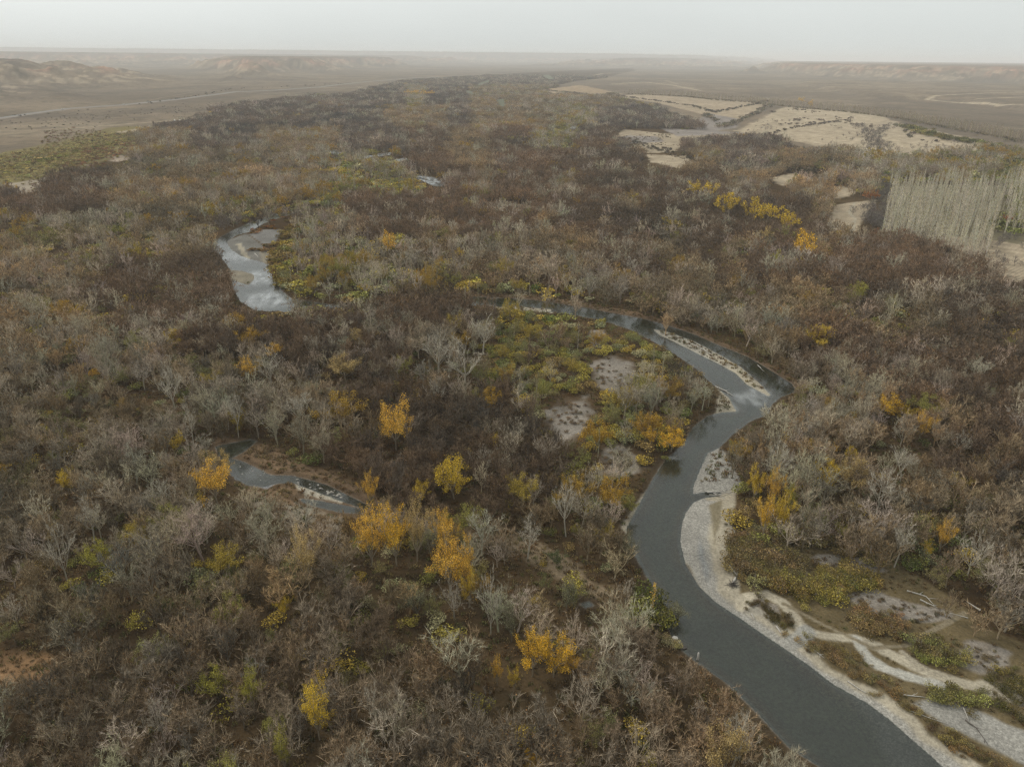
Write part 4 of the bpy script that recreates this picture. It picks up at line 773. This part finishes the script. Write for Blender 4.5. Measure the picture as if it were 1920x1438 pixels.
def plant_one(kd, x, y, h, wd, lf, label, group=None, sxy=1.0, var=None, parts=True):
    v = var or random.choice(LIB[kd][0] if math.hypot(x, y) < HALFNEAR+120 else LIB[kd][1]); s = h/v.H
    z = ground_z(x, y) if math.hypot(x, y) > 1400 or True else 0
    def tint(o): o['wood'] = [float(c) for c in wd]; o['leaf'] = [float(c) for c in lf]
    if parts and v.trunk is not None:
        o = bpy.data.objects.new(NAME[kd], None); S.collection.objects.link(o); o.empty_display_size = .5
        for nm, me_ in (('trunk', v.trunk), ('crown', v.crown)): tint(link(nm, me_, o))
    else: o = link(NAME[kd], v.whole); tint(o)
    o.location = (x, y, z); o.rotation_euler = (0, 0, random.uniform(0, 6.28)); o.scale = (s*sxy, s*sxy, s)
    o['label'] = label; o['category'] = CAT[kd]
    if group: o['group'] = group
    return o
spots = []
for (px_, py_, ph, pw, lf, kd, lb) in SPOT:
    v = None; kk = 'slim' if kd == 'poplar' else kd
    x0, y0 = at(np.array([px_]), np.array([py_]), 7.0); D = math.sqrt(x0[0]**2+y0[0]**2+(CAM_H-7)**2); dep = math.asin((CAM_H-7)/D)
    depth = proj(x0[0], y0[0], 7.0)[2]; ppm = F_PX/float(depth)
    if kd == 'yellow': ph, pw = ph*1.1, pw*1.15
    ch = ph/ppm; cw = pw/ppm
    ch = math.sqrt(max(ch*ch-(cw*math.sin(dep))**2*.5, (ch*.55)**2))/max(math.cos(dep), .5)
    h = min(max(ch*1.42, cw*.95, 3.0), 21.0); zc = h*(.62 if kd != 'pale' else .66)
    x1, y1 = at(np.array([px_]), np.array([py_]), zc)
    near = D < HALFNEAR+120; pool = LIB[kk][0] if near else LIB[kk][1]
    if kk == 'yellow' and near: pool = pool[3:] if ch > cw*1.25 else pool[:3]
    v = random.choice(pool); sxy = (cw/2)/(v.r*h/v.H); sxy = min(max(sxy, .45), 1.25 if kd == 'pale' else 1.7)
    if kd == 'pale': wdc = np.array((.46, .41, .325))*random.uniform(.85, 1.1); lfc = C(.3, .25, .12)
    elif kd == 'olive': wdc = C(.2, .17, .12); lfc = C(.21, .20, .115)*random.uniform(.8, 1.2)
    else: wdc = C(.34, .28, .2); lfc = np.array(lf)*random.uniform(.88, 1.05)
    if 'green bush on the open' in lb: lfc = C(.09, .115, .04)
    plant_one(kk, x1[0], y1[0], h, wdc, lfc, lb, sxy=sxy, var=v, parts=D < 700); spots.append((x1[0], y1[0], max(cw*.33, 1.8)))
# make room round them
keep = np.ones(X.size, bool)
for a, b, c in spots:
    D = np.hypot(X-a, Y-b); keep &= D > c*.85
    # and in front of them nothing taller than they can be seen over
    L = math.hypot(a, b); tx, ty = -a/L, -b/L; al = (X-a)*tx+(Y-b)*ty; ac = np.abs((X-a)*ty-(Y-b)*tx)
    keep &= ~((al > 0) & (al < 15) & (ac < c*1.25) & (hgt > 4.5))
X, Y, cls, rr, kind, hgt, wood, leaf = [q[keep] for q in (X, Y, cls, rr, kind, hgt, wood, leaf)]
Z = height(X, Y)[0]

# ------------------------------------------------------------ scatter: one object that stands for the countless rest of a kind
def scatter(name, label, x, y, z, rz, sc, wd, lf, vi, meshes):
    me = mesh_from(name, np.stack([x, y, z], 1), np.zeros((0, 3), int), [], {'vi': ('INT', vi), 'rz': ('FLOAT_VECTOR', np.stack([np.zeros(len(x)), np.zeros(len(x)), rz], 1)),
        'sc': ('FLOAT_VECTOR', sc), 'wood': ('FLOAT_VECTOR', wd), 'leaf': ('FLOAT_VECTOR', lf)})
    o = link(name, me, kind='stuff', label=label)
    g = bpy.data.node_groups.new(name+"_scatter", 'GeometryNodeTree'); g.is_modifier = True
    g.interface.new_socket("Geometry", in_out='INPUT', socket_type='NodeSocketGeometry'); g.interface.new_socket("Geometry", in_out='OUTPUT', socket_type='NodeSocketGeometry')
    gi = g.nodes.new('NodeGroupInput'); go = g.nodes.new('NodeGroupOutput'); jn = g.nodes.new('GeometryNodeJoinGeometry')
    def nat(n_, ty):
        a = g.nodes.new('GeometryNodeInputNamedAttribute'); a.data_type = ty; a.inputs[0].default_value = n_; return a.outputs[0]
    vi_, rz_, sc_ = nat('vi', 'INT'), nat('rz', 'FLOAT_VECTOR'), nat('sc', 'FLOAT_VECTOR')
    m2p = g.nodes.new('GeometryNodeMeshToPoints'); g.links.new(gi.outputs[0], m2p.inputs[0])
    for i, src in enumerate(meshes):
        so = bpy.data.objects.new(name+"_form", src)
        oi = g.nodes.new('GeometryNodeObjectInfo'); oi.inputs[0].default_value = so; oi.inputs['As Instance'].default_value = True
        cp = g.nodes.new('FunctionNodeCompare'); cp.data_type = 'INT'; cp.operation = 'EQUAL'; g.links.new(vi_, cp.inputs[2]); cp.inputs[3].default_value = i
        ip = g.nodes.new('GeometryNodeInstanceOnPoints'); g.links.new(m2p.outputs[0], ip.inputs[0]); g.links.new(cp.outputs[0], ip.inputs['Selection']); g.links.new(oi.outputs['Geometry'], ip.inputs['Instance'])
        g.links.new(rz_, ip.inputs['Rotation']); g.links.new(sc_, ip.inputs['Scale']); g.links.new(ip.outputs[0], jn.inputs[0])
    g.links.new(jn.outputs[0], go.inputs[0]); md = o.modifiers.new("scatter", 'NODES'); md.node_group = g
    return o
SHORT = {'brown': 'bare brown tree', 'pale': 'pale leafless tree', 'yellow': 'thinly yellow tree', 'shrub': 'leafy shrub', 'olive': 'grey green willow', 'slim': 'slim pale poplar'}
SCN = {'brown': ('brown_woodland', 'dense mass of bare brown woodland filling the valley'), 'pale': ('pale_woodland', 'pale grey leafless trees spread through the woods'), 'yellow': ('yellow_foliage_trees', 'dull yellow trees dotted through the far woods'),
       'shrub': ('shrub_thickets', 'olive and yellow shrub thickets along river, fields and steppe'), 'olive': ('willow_woodland', 'grey green willows spread along the river woods'), 'slim': ('poplar_stand', 'slim pale poplars in plantation rows and far shelterbelt')}
CAP = {'brown': 300, 'pale': 300, 'yellow': 200, 'shrub': 300, 'olive': 300, 'slim': 300}
ppx, ppy, dpt = proj(X, Y, Z+hgt*.6)
for ki, kd in enumerate(KINDS):
    q = np.where(kind == ki)[0]
    if not len(q): continue
    vis = (ppx[q] > 5) & (ppx[q] < 1915) & (ppy[q] > 5) & (ppy[q] < 1432); size = hgt[q]/dpt[q]*vis
    order = q[np.argsort(-size)]; nsel = min(CAP[kd], int(vis.sum())); sel = order[:nsel]; rest = order[nsel:]
    labs = place_labels(ppx[sel], ppy[sel], SHORT[kd])
    for i, lab in zip(sel, labs):
        ph_ = phrase(ppx[i], ppy[i], 0)
        if kd == 'slim' and rr[i] > 380 and ppx[i] > 1600: ph_ = 'in the poplar plantation'
        plant_one(kd, X[i], Y[i], hgt[i], wood[i], leaf[i], lab, (DESC[kd]+'s '+ph_), sxy=float(rng.uniform(.9, 1.25)), parts=(kd != 'slim' and rr[i] < 500))
    if len(rest):
        nv, fv = LIB[kd]; ms_ = [v.whole for v in nv]+[v.whole for v in fv]; Hs = np.array([v.H for v in nv]+[v.H for v in fv]); isn = rr[rest] < HALFNEAR
        vi = np.where(isn, rng.integers(0, len(nv), len(rest)), len(nv)+rng.integers(0, len(fv), len(rest)))
        s = hgt[rest]/Hs[vi]; w = s*rng.uniform(.9, 1.3, len(rest))*(1.0 if kd in ('shrub', 'slim') else np.where(rr[rest] > 1500, 1.5, np.where(rr[rest] > 800, 1.2, 1.0)))
        scatter(SCN[kd][0], SCN[kd][1], X[rest], Y[rest], Z[rest], rng.uniform(0, 6.28, len(rest)), np.stack([w, w, s], 1), wood[rest], leaf[rest], vi, ms_)
print("TREES", len(X), {k: int((kind == i).sum()) for i, k in enumerate(KINDS)})

# undergrowth: countless low tufts on the wood's floor and the gravel flats
TX, TY = jitter_grid(-330, 330, 60, 400, 1.75); k = (np.abs(TX) < TY*.8+30) & (np.hypot(TX, TY) > 70); TX, TY = TX[k], TY[k]
ws = water_sd(TX, TY); tp, tq, _ = proj(TX, TY, np.zeros(TX.shape)); k = ws > 1.5
flat = inside(pline("1330,905 1385,905 1372,985 1500,1005 1640,1025 1800,1130 1920,1200 2100,1260 2100,1600 1800,1600 1740,1470 1540,1290 1382,1164 1275,1020"), TX, TY)
bar = np.zeros(TX.shape, bool)
for i in (1, 2): bar |= sdist(pline(PATCH[i][0]), TX, TY, 5) < .6
sparse = bar.copy()
for p_ in PATCH:
    if p_[1] is MAUVE or abs(p_[1][0]-.25) < .001: sparse |= sdist(pline(p_[0]), TX, TY, 4) < .3
tr_ = np.zeros(TX.shape, bool)
for s, w, c, p_ in TRACKS[:6]: tr_ |= dseg(pline(s), TX, TY, False) < w*1.1
u = rng.random(TX.size); nz = fbm(TX, TY, 11, 900, 3)
k &= ~bar & ~tr_ & np.where(sparse, u < .03, np.where(flat, u < np.clip((nz-.35)*4, .1, .9), u < .8))
TX, TY, flat, nz = TX[k], TY[k], flat[k], nz[k]; m = len(TX)
TC = np.array([(.19, .135, .07), (.14, .11, .055), (.21, .14, .065), (.14, .135, .05), (.25, .19, .08), (.17, .10, .045)])
tl = TC[rng.integers(0, 6, m)]*(.7+.6*fbm(TX, TY, 20, 901))[:, None]; s = rng.uniform(.5, 1.5, m)*np.where(flat, .62, 1.0)
scatter("undergrowth", 'low brown and olive undergrowth on the wood floor and gravel flats', TX, TY, height(TX, TY)[0]-.03, rng.uniform(0, 6.28, m), np.stack([s*1.3, s*1.3, s], 1), tl, tl, rng.integers(0, 4, m), [v.whole for v in LIB['tuft'][0]])

# ------------------------------------------------------------ driftwood, stones
def W3(px_, py_, z=0.0):
    a, b = at(np.array([px_]), np.array([py_]), z); return Vector((a[0], b[0], z))
def log(pts, r, label, mat=M_DRIFT, name='driftwood_log', forks=2, z=.15, cat='log', roots=0, group=None):
    p0 = W3(*pts[0]); zz = ground_z(p0.x, p0.y); K = MB(); q = [W3(a, b)-p0+Vector((0, 0, z)) for a, b in pts]
    L = sum((q[i+1]-q[i]).length for i in range(len(q)-1)); dense = []
    for i in range(len(q)-1):
        for t in (0, .33, .66): dense.append(q[i].lerp(q[i+1], t)+Vector((random.gauss(0, L*.008), random.gauss(0, L*.008), abs(random.gauss(0, .04)))))
    dense.append(q[-1]); nn = len(dense); K.tube(dense, [r*(1-.75*i/(nn-1)) for i in range(nn)], 6, 0)
    base_o = bpy.data.objects.new(name, None); S.collection.objects.link(base_o); base_o.location = (p0.x, p0.y, zz)
    def fin(nm, B): return link(nm, mesh_from(nm, B.v, B.f, [mat], None, [0]*len(B.f), True), base_o)
    fin('stem', K)
    for f_ in range(forks):
        B = MB(); i = random.randint(nn//3, nn-2); d = (dense[-1]-dense[0]).normalized(); sd2 = Vector((-d.y, d.x, .35))*random.choice((-1, 1))
        pp, rs2, _ = bent(dense[i], (d+sd2*.8).normalized(), L*random.uniform(.15, .35), r*.4, 3, .15, 0, .3); B.tube(pp, rs2, 5, 0); fin('branch', B)
    if roots:
        B = MB()
        for i in range(roots):
            v = RV().normalized(); v.z = abs(v.z)*.7; s0 = Vector((random.gauss(0, .45), random.gauss(0, .45), .2)); pp, rs2, _ = bent(s0, v.normalized(), random.uniform(1.0, 2.4), random.uniform(.04, .10), 3, .3, 0, .3); B.tube(pp, rs2, 4, 0)
        o = link('root_plate', mesh_from('root_plate', B.v, B.f, [M_DARKWOOD], None, [0]*len(B.f), True), base_o)
    base_o['label'] = label; base_o['category'] = cat
    if group: base_o['group'] = group
    return base_o
log([(1374, 1096), (1384, 1070), (1394, 1042)], .34, 'long bleached log with dark root plate on the gravel flats', forks=3, roots=46)
log([(1394, 1044), (1388, 1052), (1382, 1030)], .14, 'pale forked branch at the tip of the rooted log', forks=1)
log([(1368, 992), (1376, 993), (1380, 1006), (1378, 1014), (1369, 1018)], .14, 'crooked white branch beside the sand tongue', forks=1)
for a, b, r_, lb in (((1322, 919), (1374, 921), .24, 'longest log on top of the river log jam'), ((1326, 921), (1368, 916), .2, 'upper log of the river log jam'), ((1338, 921), (1366, 936), .16, 'log slanting down from the log jam'),
                     ((1345, 927), (1378, 920), .17, 'short log at the right of the log jam'), ((1330, 925), (1360, 927), .15, 'low log lying in the water under the log jam'), ((1352, 915), (1372, 928), .13, 'thin log crossing the log jam')):
    log([a, b], r_, lb, forks=2, z=random.uniform(.3, .7))
for pts, r_, lb, fk in [q_ if len(q_) > 3 else (*q_, 1) for q_ in ((((1456, 1174), (1467, 1190)), .24, 'short white log between gravel bank and scrub'), (((1409, 1149), (1415, 1159)), .16, 'small white branch on the bank left of the short log'), (((1612, 1012), (1618, 1030), (1623, 1040)), .17, 'white forked dead branch at the upper edge of the flats'),
    (((1644, 1085), (1655, 1093)), .13, 'small log below the upper gravel patch'), (((1838, 1146), (1812, 1129)), .26, 'pale log by the wood edge at right'), (((1520, 1213), (1546, 1234)), .15, 'grey log by the shore scrub'), (((1692, 1303), (1742, 1309)), .15, 'thin grey log by the lower bushes'),
    (((1590, 1275), (1616, 1292), (1640, 1302)), .13, 'long thin log on the shore scrub'), (((1810, 1350), (1830, 1365), (1852, 1396)), .16, 'dead dark tree lying on grey gravel at lower right'), (((1806, 1328), (1816, 1352)), .14, 'standing stump branch on grey gravel'),
    (((1700, 1330), (1760, 1352), (1800, 1366)), .09, 'long thin branch across grey gravel'), (((1302, 647), (1318, 655), (1336, 668)), .3, 'white log stranded on the mid river bar'), (((1312, 652), (1300, 646)), .22, 'dark snag at the head of the stranded white log'),
    (((1421, 681), (1428, 688), (1440, 699)), .28, 'white log on the outer bank of the bend'), (((1342, 722), (1360, 730), (1376, 740)), .3, 'grey log along the shore opposite the bar'), (((1270, 850), (1260, 857), (1262, 866)), .2, 'white branch in the pool below the island'),
    (((499, 504), (490, 506)), .4, 'dark log in the bright upper river loop'), (((462, 484), (478, 489)), .35, 'debris log on the upper river bar'), (((478, 476), (486, 484)), .35, 'second debris log on the upper river bar'), (((1815, 1160), (1780, 1150)), .12, 'thin log near the wood edge at right'),
    (((1700, 1108), (1735, 1118), (1752, 1135)), .2, 'grey fallen tree at the right wood edge'), (((1725, 1125), (1760, 1142)), .2, 'second fallen tree at the right wood edge'))]:
    log(list(pts), r_, lb, M_DARKWOOD if 'dark' in lb else M_DRIFT, forks=random.choice((1, 2)))
def rock(px_, py_, r_, label, mat=M_ROCK, z0=None, group=None, sq=.6):
    p = W3(px_, py_, WZ); K = MB(); import bmesh
    b = bmesh.new(); bmesh.ops.create_icosphere(b, subdivisions=2, radius=1)
    sc = (random.uniform(.8, 1.3), random.uniform(.7, 1.1), sq); ph = random.uniform(0, 50)
    for v in b.verts:
        k_ = .75+.5*vn(np.array([v.co.x*2+ph]), np.array([v.co.y*2+v.co.z*1.7]), 1.0, 4)[0]; v.co = Vector((v.co.x*sc[0], v.co.y*sc[1], v.co.z*sc[2]))*k_*r_
    me_ = bpy.data.meshes.new('rock'); b.to_mesh(me_); b.free(); me_.materials.append(mat); o = link('rock', me_); o.location = (p.x, p.y, max(ground_z(p.x, p.y), WZ-.1)+r_*.2); o.rotation_euler = (0, 0, random.uniform(0, 6)); o['label'] = label; o['category'] = 'rock'
    if group: o['group'] = group
rock(1265, 1198, .8, 'big white boulder at the foot of the near bank', M_DRIFT); rock(1272, 1203, .4, 'smaller pale boulder beside the big white one', M_DRIFT)
rock(1280, 1214, .8, 'dark wet boulder below the near bank', M_DARKWOOD)
ORD1 = ['first']+ORD[1:]
for i, t in enumerate(sorted(random.random() for _ in range(34))): rock(550+90*t, 901+28*t+random.gauss(0, 5), random.uniform(.18, .5), f'{ORD1[i]} pale flat stone in the creek bed counted from the pool', group='stones in the creek bed', sq=.4)
for i, a in enumerate(sorted(random.uniform(445, 500) for _ in range(12))): rock(a, random.uniform(868, 900), random.uniform(.15, .4), f'{ORD1[i]} pale stone in the creek pool counted from its left', group='stones in the creek pool', sq=.4)
# weathered stake standing in the river
st_ = bpy.data.objects.new("stake", None); S.collection.objects.link(st_); p = W3(1308, 1236, WZ); st_.location = (p.x, p.y, WZ-.6); st_['label'] = 'pale weathered stake standing in the near river'; st_['category'] = 'stake'
B = MB(); B.tube([Vector((0, 0, 0)), Vector((.05, 0, 1.4)), Vector((.0, .05, 2.5))], [.28, .24, .2], 7, 0); link('post', mesh_from('post', B.v, B.f, [M_DRIFT], None, [0]*len(B.f), True), st_)
B = MB(); B.tube([Vector((0, 0, 2.5)), Vector((.04, .02, 2.72))], [.2, .06], 7, 0); link('tip', mesh_from('tip', B.v, B.f, [M_DRIFT], None, [0]*len(B.f), True), st_)

# ------------------------------------------------------------ highway, cars, hut
hw = pline("-700,300 -300,256 0,223 60,214 130,205 230,198 330,188 440,174 520,170 600,164 640,159 700,153 760,148 830,145")
pts = []
for a, b in zip(hw[:-1], hw[1:]):
    for t in np.arange(0, 1, .1): pts.append(a+(b-a)*t)
pts = np.array(pts); V = []; Fh = []
for i, p in enumerate(pts):
    d = pts[min(i+1, len(pts)-1)]-pts[max(i-1, 0)]; d /= np.hypot(*d); nrm = np.array([-d[1], d[0]]); zc = height(np.array([p[0]]), np.array([p[1]]))[0][0]+1.6
    for w, dz in ((-14, -3), (-4.5, 0), (4.5, 0), (14, -3)): V.append((p[0]+nrm[0]*w, p[1]+nrm[1]*w, zc+dz))
    if i:
        for k in range(3): b0 = (i-1)*4+k; Fh.append((b0, b0+1, b0+5, b0+4))
M_SHOULDER = noisy_mat("gravel_shoulder", (.19, .155, .12), .2, .1)
link("highway", mesh_from("highway", V, Fh, [M_SHOULDER, M_ROAD], None, [0, 1, 0]*(len(pts)-1)), kind='structure', label='straight highway on a low embankment across the steppe')
def boxm(x0, x1, y0, y1, z0, z1, topin=0.0):
    t = topin; v = [(x0, y0, z0), (x1, y0, z0), (x1, y1, z0), (x0, y1, z0), (x0+t, y0+t*.4, z1), (x1-t, y0+t*.4, z1), (x1-t, y1-t*.4, z1), (x0+t, y1-t*.4, z1)]
    return v, [(0, 3, 2, 1), (4, 5, 6, 7), (0, 1, 5, 4), (1, 2, 6, 5), (2, 3, 7, 6), (3, 0, 4, 7)]
def car(px_, py_, label):
    p = W3(px_, py_, 1.5); o = bpy.data.objects.new("car", None); S.collection.objects.link(o); o.location = (p.x, p.y, ground_z(p.x, p.y)+1.62); o.rotation_euler = (0, 0, R(28)); o['label'] = label; o['category'] = 'car'; o.scale = (1.2, 1.2, 1.2)
    v, f = boxm(-2.3, 2.3, -.95, .95, .35, 1.0, .12); link('body', mesh_from('body', v, f, [M_WHITE]), o)
    v, f = boxm(-1.5, 1.2, -.85, .85, 1.002, 1.4, .45); link('window', mesh_from('window', v, f, [M_GLASS]), o)
    v, f = boxm(-1.05, .75, -.68, .68, 1.402, 1.52, .1); link('roof', mesh_from('roof', v, f, [M_WHITE]), o)
    for a in (-1.4, 1.4):
        for b in (-.98, .78):
            B = MB(); B.tube([Vector((a, b, .34)), Vector((a, b+.2, .34))], [.34, .34], 12, 0); B.f.append(tuple(range(11, -1, -1))); B.m.append(0); link('wheel', mesh_from('wheel', B.v, B.f, [M_TYRE]), o)
car(118, 206, 'white car on the highway farther left'); car(232, 197, 'white car on the highway farther right')
def hut(px_, py_, s, label, rotz):
    p = W3(px_, py_); o = bpy.data.objects.new("hut", None); S.collection.objects.link(o); o.location = (p.x, p.y, ground_z(p.x, p.y)); o.scale = (s, s, s); o.rotation_euler = (0, 0, rotz); o['label'] = label; o['category'] = 'hut'
    v, f = boxm(-1.6, 1.6, -1.6, 1.6, -.2, 2.0); link('wall', mesh_from('wall', v, f, [M_WHITE]), o)
    v = [(-1.9, -1.9, 2.0), (1.9, -1.9, 2.0), (1.9, 1.9, 2.0), (-1.9, 1.9, 2.0), (0, 0, 4.6)]; link('roof', mesh_from('roof', v, [(0, 1, 4), (1, 2, 4), (2, 3, 4), (3, 0, 4), (0, 3, 2, 1)], [M_WHITE]), o)
    v, f = boxm(-.45, .45, -1.66, -1.58, 0, 1.7); link('door', mesh_from('door', v, f, [M_DARKWOOD]), o)
hut(328, 230, 1.3, 'small white hut with pointed roof at the steppe edge', .3); hut(338, 228, .8, 'lower white hut right of the pointed one', .8)

# ------------------------------------------------------------ haze
v, f = boxm(-64000, 64000, -64000, 64000, -40, 236)
m, t, o = new_mat("haze_air"); pv = nd(t, 'ShaderNodeVolumePrincipled'); pv.inputs['Color'].default_value = (.985, .99, .99, 1); pv.inputs['Density'].default_value = .000082; pv.inputs['Anisotropy'].default_value = .0
t.links.new(pv.outputs[0], o.inputs['Volume'])
link("haze", mesh_from("haze", v, f, [m]), kind='stuff', label='pale haze over the valley')
